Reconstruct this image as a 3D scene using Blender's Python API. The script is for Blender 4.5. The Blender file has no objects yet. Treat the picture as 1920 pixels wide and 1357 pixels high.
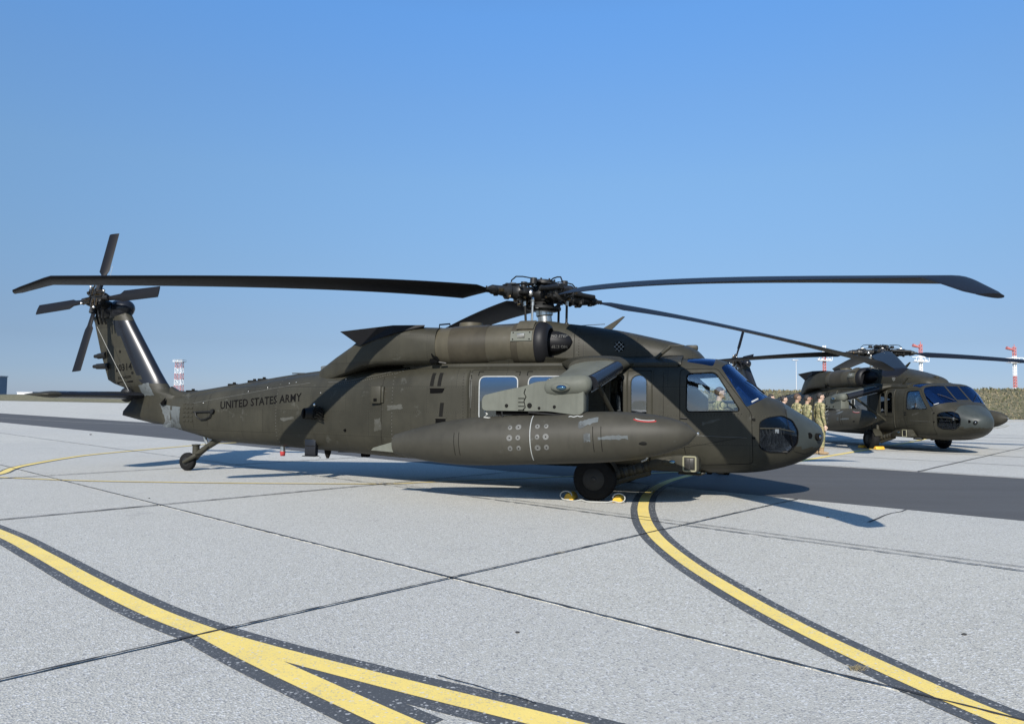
import bpy, bmesh, math, random
from mathutils import Vector, Matrix
from mathutils.bvhtree import BVHTree
PI = math.pi
random.seed(7)
scene = bpy.context.scene
COL = scene.collection

# ------------------------------------------------------------------ camera
FPX, CAMH, PIT, ROLL = 1376.9, 1.47, 0.0546, 0.0083
CXP, CYP = 960.0, 678.5
cd = bpy.data.cameras.new('camera'); cam = bpy.data.objects.new('camera', cd); COL.objects.link(cam)
cd.sensor_width = 36.0; cd.lens = FPX / 1920 * 36.0; cd.clip_start = 0.1; cd.clip_end = 6000
fw = Vector((0, math.cos(PIT), math.sin(PIT))); up0 = Vector((0, -math.sin(PIT), math.cos(PIT))); rt0 = Vector((1, 0, 0))
cr, sr = math.cos(ROLL), math.sin(ROLL)
rt = rt0 * cr + up0 * sr; up = up0 * cr - rt0 * sr
M = Matrix((rt, up, -fw)).transposed().to_4x4(); M.translation = (0, 0, CAMH)
cam.matrix_world = M
scene.camera = cam

# ------------------------------------------------------------------ light
SUNV = Vector((0.40, 1.585, -1.0)).normalized()          # direction the light travels
wd = bpy.data.worlds.new('World'); scene.world = wd; wd.use_nodes = True
nt = wd.node_tree; nt.nodes.clear()
sky = nt.nodes.new('ShaderNodeTexSky'); sky.sky_type = 'NISHITA'; sky.sun_disc = False
el = math.asin(-SUNV.z); sky.sun_elevation = el
sky.sun_rotation = math.atan2(-SUNV.x, -SUNV.y)
sky.altitude = 0; sky.air_density = 1.0; sky.dust_density = 0.25; sky.ozone_density = 4.0
bg = nt.nodes.new('ShaderNodeBackground'); bg.inputs['Strength'].default_value = 0.12
wo = nt.nodes.new('ShaderNodeOutputWorld')
# pale layer of air near the horizon, the same all round: thins the very bright low sky of the model
tcw = nt.nodes.new('ShaderNodeTexCoord'); sxw = nt.nodes.new('ShaderNodeSeparateXYZ'); nt.links.new(tcw.outputs['Generated'], sxw.inputs[0])
rw = nt.nodes.new('ShaderNodeValToRGB'); AIR = [(0.0, (.245, .305, .50)), (.038, (.249, .29, .43)), (.075, (.280, .296, .380)), (.11, (.330, .338, .395)), (.18, (.420, .442, .470)), (.287, (.551, .609, .620)), (.38, (.598, .722, .780)), (.474, (.612, .845, .98))]
while len(rw.color_ramp.elements) < len(AIR): rw.color_ramp.elements.new(0.5)
for e_, (p_, c_) in zip(rw.color_ramp.elements, AIR): e_.position = p_; e_.color = (*[q_ * 1.07 for q_ in c_], 1)
mxw = nt.nodes.new('ShaderNodeMix'); mxw.data_type = 'RGBA'; mxw.blend_type = 'MULTIPLY'; mxw.inputs[0].default_value = 1.0
nt.links.new(sxw.outputs[2], rw.inputs[0]); nt.links.new(sky.outputs[0], mxw.inputs[6]); nt.links.new(rw.outputs[0], mxw.inputs[7])
nt.links.new(mxw.outputs[2], bg.inputs[0]); nt.links.new(bg.outputs[0], wo.inputs[0])
sl = bpy.data.lights.new('sun', 'SUN'); sl.energy = 4.3; sl.angle = math.radians(0.53); sl.color = (1.0, 0.955, 0.89)
so = bpy.data.objects.new('sun', sl); COL.objects.link(so)
so.rotation_euler = SUNV.to_track_quat('-Z', 'Y').to_euler()
vs = scene.view_settings; vs.view_transform = 'Standard'; vs.look = 'None'; vs.gamma = 1.0; vs.use_curve_mapping = False
vs.exposure = 0.8

# ------------------------------------------------------------------ pixel helpers (photo pixel -> direction)
def ray(px, py):
    a, b = px - CXP, py - CYP
    a, b = a * cr + b * sr, -a * sr + b * cr
    u = -b / FPX; v = a / FPX
    c, s = math.cos(PIT), math.sin(PIT)
    return Vector((v, c - u * s, s + u * c))
def gnd(px, py, z=0.0):
    d = ray(px, py); t = (z - CAMH) / d.z
    return Vector((d.x * t, d.y * t, z))
def at_depth(px, py, Y):
    d = ray(px, py); t = Y / d.y
    return Vector((d.x * t, Y, CAMH + d.z * t))
HX, HY, HYAW = 0.5729, 12.9263, 0.3206                    # near helicopter: ground point under its rotor hub, heading
hc, hs = math.cos(HYAW), math.sin(HYAW)
def bp(px, py, y):                                        # photo pixel -> body x, z on the helicopter's plane at lateral y
    d = ray(px, py)
    t = (y + HX * hs + HY * hc) / (d.x * hs + d.y * hc)
    X, Y, Z = d.x * t, d.y * t, CAMH + d.z * t
    return ((X - HX) * hc - (Y - HY) * hs, Z)

# ------------------------------------------------------------------ materials
def new_mat(name):
    m = bpy.data.materials.new(name); m.use_nodes = True
    n = m.node_tree; n.nodes.clear()
    o = n.nodes.new('ShaderNodeOutputMaterial')
    return m, n, o
def N(n, t, **k):
    d = n.nodes.new(t)
    for a, b in k.items():
        setattr(d, a, b)
    return d
def ramp(n, fac, stops):
    r = N(n, 'ShaderNodeValToRGB'); cr_ = r.color_ramp
    while len(cr_.elements) < len(stops): cr_.elements.new(0.5)
    for e, (p, c) in zip(cr_.elements, stops):
        e.position = p; e.color = (*c, 1) if len(c) == 3 else c
    n.links.new(fac, r.inputs[0]); return r.outputs[0]
def noise(n, scale, detail=4, rough=0.55, vec=None, dim=None):
    t = N(n, 'ShaderNodeTexNoise'); t.inputs['Scale'].default_value = scale; t.inputs['Detail'].default_value = detail
    t.inputs['Roughness'].default_value = rough
    if vec is not None: n.links.new(vec, t.inputs['Vector'])
    return t.outputs['Fac']
def mixc(n, fac, a, b, mode='MIX'):
    m = N(n, 'ShaderNodeMix'); m.data_type = 'RGBA'; m.blend_type = mode
    for s, v in ((m.inputs[0], fac), (m.inputs[6], a), (m.inputs[7], b)):
        if hasattr(v, 'links'): n.links.new(v, s)
        elif isinstance(v, (int, float)): s.default_value = v
        else: s.default_value = (*v, 1)
    return m.outputs[2]
def mth(n, op, a, b=None, c=None, clamp=False):
    m = N(n, 'ShaderNodeMath'); m.operation = op; m.use_clamp = clamp
    for i, v in enumerate((a, b, c)):
        if v is None: continue
        if hasattr(v, 'links'): n.links.new(v, m.inputs[i])
        else: m.inputs[i].default_value = v
    return m.outputs[0]
def objco(n):
    return N(n, 'ShaderNodeTexCoord').outputs['Object']
def bump(n, h, strength, dist=0.01):
    b = N(n, 'ShaderNodeBump'); b.inputs['Strength'].default_value = strength; b.inputs['Distance'].default_value = dist
    n.links.new(h, b.inputs['Height']); return b.outputs[0]
def principled(n, o, col, rough=0.5, metal=0.0, normal=None, spec=0.5):
    p = N(n, 'ShaderNodeBsdfPrincipled')
    if hasattr(col, 'links'): n.links.new(col, p.inputs['Base Color'])
    else: p.inputs['Base Color'].default_value = (*col, 1)
    if hasattr(rough, 'links'): n.links.new(rough, p.inputs['Roughness'])
    else: p.inputs['Roughness'].default_value = rough
    p.inputs['Metallic'].default_value = metal; p.inputs['Specular IOR Level'].default_value = spec
    if normal is not None: n.links.new(normal, p.inputs['Normal'])
    n.links.new(p.outputs[0], o.inputs[0]); return p
def simple(name, col, rough=0.5, metal=0.0, var=0.15, scale=6.0, bmp=0.05, spec=0.5):
    m, n, o = new_mat(name); v = objco(n)
    f = noise(n, scale, 5, 0.6, v)
    c = mixc(n, f, tuple(x * (1 - var) for x in col), tuple(min(1, x * (1 + var)) for x in col))
    f2 = noise(n, scale * 9, 3, 0.6, v)
    principled(n, o, c, rough, metal, bump(n, f2, bmp, 0.004) if bmp else None, spec)
    return m
def paint(name, col, rough=0.5, wear=0.42, lines=True, worn_col=(0.078, 0.079, 0.068), wear_at=0.605):
    m, n, o = new_mat(name); v = objco(n)
    big = noise(n, 1.3, 6, 0.62, v); fine = noise(n, 22, 4, 0.6, v)
    mp = N(n, 'ShaderNodeMapping'); mp.inputs['Scale'].default_value = (5.0, 5.0, 0.7); n.links.new(v, mp.inputs[0])
    streak = noise(n, 2.2, 4, 0.6, mp.outputs[0])
    c = mixc(n, ramp(n, big, [(0.3, (0, 0, 0)), (0.7, (1, 1, 1))]), tuple(x * 0.80 for x in col), tuple(x * 1.24 for x in col))
    c = mixc(n, mth(n, 'MULTIPLY', ramp(n, streak, [(0.50, (0, 0, 0)), (0.72, (1, 1, 1))]), 0.38), c, tuple(x * 0.6 for x in col))
    w = noise(n, 3.4, 9, 0.72, v)
    wf = mth(n, 'MULTIPLY', ramp(n, w, [(wear_at, (0, 0, 0)), (wear_at + 0.06, (1, 1, 1))]), wear)
    c = mixc(n, wf, c, worn_col)
    h = fine
    if lines:
        sx = N(n, 'ShaderNodeSeparateXYZ'); n.links.new(v, sx.inputs[0])
        cb = N(n, 'ShaderNodeCombineXYZ'); n.links.new(sx.outputs[0], cb.inputs[0]); n.links.new(sx.outputs[2], cb.inputs[1])
        br = N(n, 'ShaderNodeTexBrick'); br.offset = 0.37; br.inputs['Scale'].default_value = 1.0
        br.inputs['Brick Width'].default_value = 0.86; br.inputs['Row Height'].default_value = 0.43
        br.inputs['Mortar Size'].default_value = 0.0075; br.inputs['Mortar Smooth'].default_value = 0.0
        n.links.new(cb.outputs[0], br.inputs['Vector'])
        br.inputs['Color1'].default_value = (.80, .80, .80, 1); br.inputs['Color2'].default_value = (1.0, 1.0, 1.0, 1); br.inputs['Mortar'].default_value = (.9, .9, .9, 1)
        c = mixc(n, 1.0, c, br.outputs['Color'], 'MULTIPLY')
        c = mixc(n, mth(n, 'MULTIPLY', br.outputs['Fac'], 0.45), c, tuple(x * 0.35 for x in col))
        # rivet rows: dots on a fine grid, kept only near the panel joints
        br2 = N(n, 'ShaderNodeTexBrick'); br2.offset = 0.37; br2.inputs['Scale'].default_value = 1.0
        br2.inputs['Brick Width'].default_value = 0.86; br2.inputs['Row Height'].default_value = 0.43
        br2.inputs['Mortar Size'].default_value = 0.02; br2.inputs['Mortar Smooth'].default_value = 0.0
        n.links.new(cb.outputs[0], br2.inputs['Vector'])
        vo = N(n, 'ShaderNodeTexVoronoi'); vo.inputs['Scale'].default_value = 24; vo.inputs['Randomness'].default_value = 0.0
        n.links.new(cb.outputs[0], vo.inputs['Vector'])
        dot = mth(n, 'MULTIPLY', mth(n, 'LESS_THAN', vo.outputs['Distance'], 0.16), br2.outputs['Fac'])
        c = mixc(n, mth(n, 'MULTIPLY', dot, 0.45), c, tuple(x * 2.2 for x in col))
    rg = mth(n, 'MULTIPLY_ADD', big, 0.25, rough - 0.12)
    principled(n, o, c, rg, 0, bump(n, h, 0.06, 0.004), 0.2)
    return m
MAT = {}
OD = (0.0300, 0.0283, 0.0203)
MAT['paint'] = paint('olive_drab_paint', OD)
MAT['paint_plain'] = paint('olive_drab_paint_small_parts', OD, lines=False)
MAT['paint_tank'] = paint('fuel_tank_paint', (0.036, 0.0338, 0.0262), rough=0.55, wear=0.5, lines=False, worn_col=(0.095, 0.10, 0.094), wear_at=0.655)
MAT['paint_grey'] = paint('faded_grey_green_paint', (0.090, 0.094, 0.077), rough=0.6, wear=0.6, lines=False, worn_col=(0.07, 0.072, 0.06), wear_at=0.63)
MAT['paint_primer'] = paint('worn_primer_patch', (0.075, 0.084, 0.086), rough=0.6, wear=0.8, lines=False, worn_col=(0.035, 0.038, 0.038), wear_at=0.52)
MAT['paint_nose'] = paint('nose_panel_paint', (0.034, 0.040, 0.038), rough=0.42, lines=False, wear=0.2)
MAT['nacelle'] = paint('nacelle_paint', (0.054, 0.048, 0.033), rough=0.5, lines=False, wear=0.25)
MAT['nacelle_dark'] = paint('nacelle_stained_paint', (0.037, 0.032, 0.022), rough=0.5, lines=False, wear=0.1)
MAT['intake'] = simple('intake_black_rubber', (0.008, 0.008, 0.009), 0.5, spec=0.2)
MAT['blade'] = simple('rotor_blade_black', (0.0065, 0.0065, 0.0075), 0.5, var=0.3, scale=3, spec=0.14)
MAT['deice'] = simple('leading_edge_black', (0.010, 0.011, 0.014), 0.27, var=0.2, scale=3, spec=0.35)
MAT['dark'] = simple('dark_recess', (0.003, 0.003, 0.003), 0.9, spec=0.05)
MAT['seam'] = simple('seam_dark', (0.007, 0.0068, 0.006), 0.8, bmp=0, spec=0.1)
MAT['hubmetal'] = simple('hub_dark_metal', (0.030, 0.029, 0.027), 0.42, 0.6, var=0.5, scale=25)
MAT['hubpaint'] = simple('hub_dark_paint', (0.008, 0.008, 0.0075), 0.5, var=0.5, scale=20, spec=0.25)
MAT['steel'] = simple('bright_steel', (0.55, 0.54, 0.50), 0.28, 0.95, var=0.12, scale=14, bmp=0.02)
MAT['bronze'] = simple('bronze_fitting', (0.075, 0.052, 0.025), 0.4, 0.8, var=0.3, scale=30)
MAT['rubber'] = simple('tyre_rubber', (0.010, 0.010, 0.010), 0.8, var=0.35, scale=9, bmp=0.3, spec=0.12)
MAT['rim'] = simple('wheel_rim', (0.012, 0.012, 0.0115), 0.5, var=0.4, scale=20, spec=0.3)
MAT['seal'] = simple('white_window_seal', (0.30, 0.31, 0.30), 0.6, var=0.25, scale=18)
MAT['white'] = simple('white_paint', (0.72, 0.72, 0.70), 0.5)
MAT['red'] = simple('red_paint', (0.32, 0.03, 0.03), 0.5)
MAT['mark'] = simple('black_marking_paint', (0.0025, 0.0025, 0.0025), 0.85, bmp=0, spec=0.1)
MAT['greymark'] = simple('grey_marking_paint', (0.085, 0.085, 0.078), 0.6, bmp=0)
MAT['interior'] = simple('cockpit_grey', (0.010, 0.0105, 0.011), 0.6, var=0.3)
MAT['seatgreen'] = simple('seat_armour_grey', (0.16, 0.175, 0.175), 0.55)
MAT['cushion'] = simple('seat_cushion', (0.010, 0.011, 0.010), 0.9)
MAT['rope'] = simple('white_rope', (0.34, 0.34, 0.31), 0.9, scale=40, bmp=0.5)
MAT['chock'] = simple('chock_yellow', (0.52, 0.30, 0.02), 0.6, var=0.35, scale=14)
MAT['chock_orange'] = simple('chock_orange', (0.62, 0.33, 0.03), 0.6, var=0.25, scale=12)
MAT['scuff'] = paint('rubbed_pale_paint', (0.058, 0.058, 0.050), lines=False, wear=0.6, worn_col=(0.036, 0.034, 0.025), wear_at=0.48)
MAT['lampframe'] = simple('pale_lamp_frame', (0.20, 0.19, 0.12), 0.6)
def glass(name, tint, refl, base=0.04, gloss=0.9):
    m, n, o = new_mat(name)
    tr = N(n, 'ShaderNodeBsdfTransparent'); tr.inputs[0].default_value = (*tint, 1)
    gl = N(n, 'ShaderNodeBsdfGlossy'); gl.inputs['Color'].default_value = (*refl, 1); gl.inputs['Roughness'].default_value = 0.03
    fr = N(n, 'ShaderNodeFresnel'); fr.inputs['IOR'].default_value = 1.5
    nz = noise(n, 1.8, 2, 0.5, objco(n))
    n.links.new(bump(n, nz, 0.25, 0.03), gl.inputs['Normal'])
    f = mth(n, 'MULTIPLY_ADD', fr.outputs[0], gloss, base, clamp=True)
    mx = N(n, 'ShaderNodeMixShader'); n.links.new(f, mx.inputs[0]); n.links.new(tr.outputs[0], mx.inputs[1]); n.links.new(gl.outputs[0], mx.inputs[2])
    n.links.new(mx.outputs[0], o.inputs[0]); return m
MAT['glass'] = glass('clear_side_glass', (0.93, 0.96, 0.96), (0.9, 0.95, 1.0), 0.04)
MAT['glass_cabin'] = glass('cabin_window_glass', (0.28, 0.31, 0.33), (0.85, 0.92, 1.0), 0.17)
MAT['glass_wind'] = glass('blue_coated_windscreen', (0.40, 0.48, 0.58), (0.50, 0.66, 0.95), 0.07)
MAT['glass_chin'] = glass('smoked_chin_glass', (0.66, 0.68, 0.70), (0.6, 0.68, 0.8), 0.005, 0.6)
MAT['lamp_blue'] = glass('blue_lamp_lens', (0.02, 0.09, 0.20), (0.5, 0.8, 1.0), 0.25)
MAT['lamp_clear'] = glass('clear_lamp_lens', (0.75, 0.72, 0.62), (1, 1, 1), 0.2)

# ------------------------------------------------------------------ mesh helpers
class MB:
    def __init__(s): s.v = []; s.f = []; s.m = []; s.flat = set()
    def add(s, v, f, mi=0):
        k = len(s.v); s.v += [tuple(p) for p in v]
        s.f += [tuple(i + k for i in q) for q in f]; s.m += [mi] * len(f); return s
    def box(s, c, size, mi=0, rot=None, bev=0.0):
        sx, sy, sz = (d / 2 for d in size)
        if bev <= 0:
            v = [Vector((x * sx, y * sy, z * sz)) for x in (-1, 1) for y in (-1, 1) for z in (-1, 1)]
            f = [(0, 1, 3, 2), (4, 6, 7, 5), (0, 4, 5, 1), (2, 3, 7, 6), (0, 2, 6, 4), (1, 5, 7, 3)]
        else:
            b = bmesh.new(); bmesh.ops.create_cube(b, size=1.0)
            for q in b.verts: q.co = Vector((q.co.x * sx * 2, q.co.y * sy * 2, q.co.z * sz * 2))
            bmesh.ops.bevel(b, geom=b.edges[:], offset=bev, segments=2, affect='EDGES', profile=0.5)
            b.verts.index_update(); v = [q.co.copy() for q in b.verts]; f = [tuple(q.index for q in t.verts) for t in b.faces]; b.free()
        if rot is not None: v = [rot @ p for p in v]
        c = Vector(c); return s.add([p + c for p in v], f, mi)
    def cyl(s, p0, p1, r0, r1=None, n=14, mi=0, cap=True):
        r1 = r0 if r1 is None else r1
        return s.lathe(p0, p1, [(0, r0), (1, r1)], n, mi, cap)
    def lathe(s, p0, p1, prof, n=20, mi=0, cap=True):     # prof: (fraction along axis, radius)
        p0, p1 = Vector(p0), Vector(p1); ax = p1 - p0
        a = ax.normalized(); u = a.orthogonal().normalized(); w = a.cross(u)
        v = []; f = []
        for t, r in prof:
            for k in range(n):
                an = 2 * PI * k / n
                v.append(p0 + ax * t + (u * math.cos(an) + w * math.sin(an)) * max(r, 1e-4))
        for i in range(len(prof) - 1):
            for k in range(n):
                f.append((i * n + k, i * n + (k + 1) % n, (i + 1) * n + (k + 1) % n, (i + 1) * n + k))
        if cap:
            f.append(tuple(range(n - 1, -1, -1))); f.append(tuple((len(prof) - 1) * n + k for k in range(n)))
        return s.add(v, f, mi)
    def tube(s, pts, r, n=8, mi=0, closed=False):
        pts = [Vector(p) for p in pts]; L = len(pts); rings = []
        rr = r if isinstance(r, (list, tuple)) else [r] * L
        prev = None
        for i, p in enumerate(pts):
            a = pts[(i + 1) % L] if (closed or i < L - 1) else p
            b = pts[i - 1] if (closed or i > 0) else p
            t = (a - b).normalized() if (a - b).length > 1e-9 else Vector((0, 0, 1))
            if prev is None: u = t.orthogonal().normalized()
            else:
                u = prev - t * prev.dot(t)
                u = u.normalized() if u.length > 1e-6 else t.orthogonal().normalized()
            prev = u; w = t.cross(u)
            rings.append([p + (u * math.cos(2 * PI * k / n) + w * math.sin(2 * PI * k / n)) * rr[i] for k in range(n)])
        return s.loft(rings, mi, closed_path=closed)
    def loft(s, rings, mi=0, cap=True, closed_path=False):
        n = len(rings[0]); v = [p for r in rings for p in r]; f = []
        L = len(rings)
        for i in range(L if closed_path else L - 1):
            j = (i + 1) % L
            for k in range(n):
                f.append((i * n + k, i * n + (k + 1) % n, j * n + (k + 1) % n, j * n + k))
        if cap and not closed_path:
            f.append(tuple(range(n - 1, -1, -1))); f.append(tuple((L - 1) * n + k for k in range(n)))
        return s.add(v, f, mi)
    def ell(s, c, r, mi=0, nu=14, nv=10, rot=None):
        c = Vector(c); v = []; f = []
        for i in range(nv + 1):
            ph = -PI / 2 + PI * i / nv
            for k in range(nu):
                th = 2 * PI * k / nu
                q = Vector((r[0] * math.cos(ph) * math.cos(th), r[1] * math.cos(ph) * math.sin(th), r[2] * math.sin(ph)))
                v.append(c + (rot @ q if rot is not None else q))
        for i in range(nv):
            for k in range(nu):
                f.append((i * nu + k, i * nu + (k + 1) % nu, (i + 1) * nu + (k + 1) % nu, (i + 1) * nu + k))
        return s.add(v, f, mi)
    def prism(s, poly, a, b, mi=0):                        # poly: list of 3D points -> extruded from offset a to offset b (vectors)
        a, b = Vector(a), Vector(b); n = len(poly)
        v = [Vector(p) + a for p in poly] + [Vector(p) + b for p in poly]
        f = [tuple(range(n)), tuple(range(2 * n - 1, n - 1, -1))] + [(k, k + n, (k + 1) % n + n, (k + 1) % n) for k in range(n)]
        return s.add(v, f, mi)
    def mesh(s, name, mats, ang=35, fix=True):
        me = bpy.data.meshes.new(name); me.from_pydata(s.v, [], s.f)
        for m in mats: me.materials.append(MAT[m] if isinstance(m, str) else m)
        for p, mi in zip(me.polygons, s.m): p.material_index = mi
        if fix:
            b = bmesh.new(); b.from_mesh(me); bmesh.ops.remove_doubles(b, verts=b.verts[:], dist=1e-5)
            bmesh.ops.recalc_face_normals(b, faces=b.faces[:]); b.to_mesh(me); b.free()
        finish(me, ang); return me
    def build(s, name, mats, parent=None, ang=35, fix=True):
        if not isinstance(mats, (list, tuple)): mats = [mats]
        o = bpy.data.objects.new(name, s.mesh(name, mats, ang, fix)); COL.objects.link(o)
        o.parent = parent; return o
def finish(me, ang=35):
    me.polygons.foreach_set('use_smooth', [True] * len(me.polygons))
    me.set_sharp_from_angle(angle=math.radians(ang)); me.update()
def link(name, me, parent=None):
    o = bpy.data.objects.new(name, me); COL.objects.link(o); o.parent = parent; return o
def empty(name, loc=(0, 0, 0), rz=0.0):
    o = bpy.data.objects.new(name, None); COL.objects.link(o); o.location = loc; o.rotation_euler = (0, 0, rz)
    o.empty_display_size = 0.3; return o
def tag(o, label=None, cat=None, group=None, kind=None):
    for k, v in (('label', label), ('category', cat), ('group', group), ('kind', kind)):
        if v: o[k] = v
    return o
def copy_tree(o, parent=None, skip=()):
    c = o.copy(); COL.objects.link(c); c.parent = parent
    for ch in list(o.children):
        if ch.name.split('.')[0] in skip: continue
        copy_tree(ch, c, skip)
    return c
def rounded(poly, r, seg=5):                               # round the corners of a 2D polygon
    out = []; n = len(poly)
    for i in range(n):
        p = Vector(poly[i]); a = Vector(poly[i - 1]); b = Vector(poly[(i + 1) % n])
        rr = min(r, (a - p).length * 0.45, (b - p).length * 0.45)
        q0 = p + (a - p).normalized() * rr; q1 = p + (b - p).normalized() * rr
        for k in range(seg + 1):
            t = k / seg; out.append(tuple(q0 * (1 - t) ** 2 + p * 2 * t * (1 - t) + q1 * t * t))
    return out
def interp(tab, x):                                        # monotone-ish cubic interpolation on a table of rows (x, ...)
    if x <= tab[0][0]: return tab[0][1:]
    if x >= tab[-1][0]: return tab[-1][1:]
    for i in range(len(tab) - 1):
        if tab[i][0] <= x <= tab[i + 1][0]: break
    x0, x1 = tab[i][0], tab[i + 1][0]; t = (x - x0) / (x1 - x0); out = []
    def sl(j, k):
        return (tab[j + 1][k] - tab[j][k]) / (tab[j + 1][0] - tab[j][0])
    for k in range(1, len(tab[0])):
        d = sl(i, k)
        m0 = d if i == 0 else (0 if sl(i - 1, k) * d <= 0 else 2 * sl(i - 1, k) * d / (sl(i - 1, k) + d))
        m1 = d if i + 2 >= len(tab) else (0 if sl(i + 1, k) * d <= 0 else 2 * sl(i + 1, k) * d / (sl(i + 1, k) + d))
        hh = x1 - x0
        out.append((2 * t**3 - 3 * t**2 + 1) * tab[i][k] + (t**3 - 2 * t**2 + t) * hh * m0 + (-2 * t**3 + 3 * t**2) * tab[i + 1][k] + (t**3 - t**2) * hh * m1)
    return out
def sring(x, zb, zt, w, zm, nt_, nb_, n=48, yc=0.0):
    out = []
    for k in range(n):
        th = 2 * PI * (k + 0.5) / n; c, s = math.cos(th), math.sin(th)
        e = nt_ if s >= 0 else nb_
        # direction-uniform superellipse so that flat sides carry points too
        rr = (abs(c) ** e + abs(s) ** e) ** (-1.0 / e)
        hh = (zt - zm) if s >= 0 else (zm - zb)
        out.append(Vector((x, yc + w * rr * c, zm + hh * rr * s)))
    return out
# ------------------------------------------------------------------ the apron: concrete slabs, asphalt lane, paint
AD = Vector((math.cos(math.radians(-43)), math.sin(math.radians(-43)), 0))     # along the lane
BD = Vector((-AD.y, AD.x, 0))                                                  # across the lane
def sn(s, n, z=0.0): return AD * s + BD * n + Vector((0, 0, z))
LANE0, LANE1 = 11.5, 18.25
def concrete(name, joints=False):
    m, n, o = new_mat(name)
    g = N(n, 'ShaderNodeNewGeometry').outputs['Position']
    oi = N(n, 'ShaderNodeObjectInfo').outputs['Random']
    big = noise(n, 0.35, 5, 0.6, g); mid = noise(n, 4, 5, 0.65, g)
    vo = N(n, 'ShaderNodeTexVoronoi'); vo.inputs['Scale'].default_value = 85; n.links.new(g, vo.inputs['Vector'])
    sp = noise(n, 105, 3, 0.75, g)
    c = mixc(n, ramp(n, big, [(0.3, (0, 0, 0)), (0.7, (1, 1, 1))]), (0.425, 0.410, 0.352), (0.475, 0.459, 0.396))
    c = mixc(n, mth(n, 'MULTIPLY', ramp(n, mid, [(0.42, (0, 0, 0)), (0.66, (1, 1, 1))]), 0.25), c, (0.39, 0.375, 0.32))
    c = mixc(n, ramp(n, sp, [(0.40, (1, 1, 1)), (0.52, (0, 0, 0))]), c, (0.29, 0.283, 0.255))
    cc = N(n, 'ShaderNodeSeparateColor'); n.links.new(vo.outputs['Color'], cc.inputs[0])
    c = mixc(n, mth(n, 'MULTIPLY', mth(n, 'GREATER_THAN', cc.outputs[0], 0.86), 0.65), c, (0.60, 0.60, 0.58))
    c = mixc(n, mth(n, 'MULTIPLY', mth(n, 'LESS_THAN', cc.outputs[1], 0.10), 0.7), c, (0.17, 0.17, 0.17))
    c = mixc(n, mth(n, 'MULTIPLY_ADD', oi, 0.22, 0.0), c, (0.30, 0.30, 0.295))
    # rare dark stains
    st = noise(n, 0.9, 6, 0.7, g)
    c = mixc(n, mth(n, 'MULTIPLY', ramp(n, st, [(0.62, (0, 0, 0)), (0.76, (1, 1, 1))]), 0.45), c, (0.16, 0.155, 0.15))
    if joints:
        sx = N(n, 'ShaderNodeSeparateXYZ'); 
        mp = N(n, 'ShaderNodeMapping'); mp.inputs['Rotation'].default_value = (0, 0, math.radians(43)); n.links.new(g, mp.inputs[0])
        n.links.new(mp.outputs[0], sx.inputs[0])
        def line(co, off, per, wd):
            f = mth(n, 'FRACT', mth(n, 'DIVIDE', mth(n, 'SUBTRACT', co, off), per))
            return mth(n, 'LESS_THAN', mth(n, 'MINIMUM', f, mth(n, 'SUBTRACT', 1.0, f)), wd / per)
        j = mth(n, 'MAXIMUM', line(sx.outputs[0], -4.6, 6.0, 0.02), line(sx.outputs[1], LANE1, 3.75, 0.02))
        c = mixc(n, mth(n, 'MULTIPLY', j, 0.6), c, (0.10, 0.10, 0.095))
    h = mth(n, 'ADD', sp, mth(n, 'MULTIPLY', vo.outputs['Distance'], 0.8))
    principled(n, o, c, 0.85, 0, bump(n, h, 0.7, 0.006), 0.25)
    return m
MAT['concrete'] = concrete('exposed_aggregate_concrete'); MAT['concrete_far'] = concrete('far_concrete', True)
def asphalt():
    m, n, o = new_mat('asphalt'); g = N(n, 'ShaderNodeNewGeometry').outputs['Position']
    a = noise(n, 90, 3, 0.7, g); b = noise(n, 0.5, 5, 0.6, g)
    mp = N(n, 'ShaderNodeMapping'); mp.inputs['Rotation'].default_value = (0, 0, math.radians(43)); mp.inputs['Scale'].default_value = (0.06, 1.2, 1); n.links.new(g, mp.inputs[0])
    st = noise(n, 1.5, 4, 0.6, mp.outputs[0])
    c = mixc(n, b, (0.066, 0.064, 0.061), (0.092, 0.090, 0.085))
    c = mixc(n, mth(n, 'MULTIPLY', ramp(n, st, [(0.45, (0, 0, 0)), (0.65, (1, 1, 1))]), 0.35), c, (0.11, 0.11, 0.108))
    c = mixc(n, ramp(n, a, [(0.42, (0, 0, 0)), (0.62, (1, 1, 1))]), mixc(n, 0.35, c, (0.03, 0.03, 0.03)), c)
    principled(n, o, c, 0.8, 0, bump(n, a, 0.6, 0.005), 0.3); return m
MAT['asphalt'] = asphalt()
def roadpaint(name, col, under, wearlo=0.30):
    m, n, o = new_mat(name); g = N(n, 'ShaderNodeNewGeometry').outputs['Position']
    a = noise(n, 70, 4, 0.75, g); b = noise(n, 2.2, 5, 0.65, g)
    c = mixc(n, b, tuple(x * 0.86 for x in col), tuple(x * 1.1 for x in col))
    f = mth(n, 'ADD', a, mth(n, 'MULTIPLY', b, 0.25))
    c = mixc(n, ramp(n, f, [(wearlo + 0.17, (1, 1, 1)), (wearlo + 0.27, (0, 0, 0))]), c, under)
    vo = N(n, 'ShaderNodeTexVoronoi'); vo.inputs['Scale'].default_value = 85; n.links.new(g, vo.inputs['Vector'])
    cc = N(n, 'ShaderNodeSeparateColor'); n.links.new(vo.outputs['Color'], cc.inputs[0])
    c = mixc(n, mth(n, 'MULTIPLY', mth(n, 'GREATER_THAN', cc.outputs[0], 0.965), 0.6), c, (0.5, 0.5, 0.48))
    principled(n, o, c, 0.75, 0, bump(n, a, 0.5, 0.004), 0.3); return m
MAT['yellow'] = roadpaint('yellow_line_paint', (0.70, 0.53, 0.15), (0.36, 0.33, 0.24))
MAT['black_edge'] = roadpaint('black_line_border_paint', (0.062, 0.067, 0.071), (0.18, 0.18, 0.18))
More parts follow.
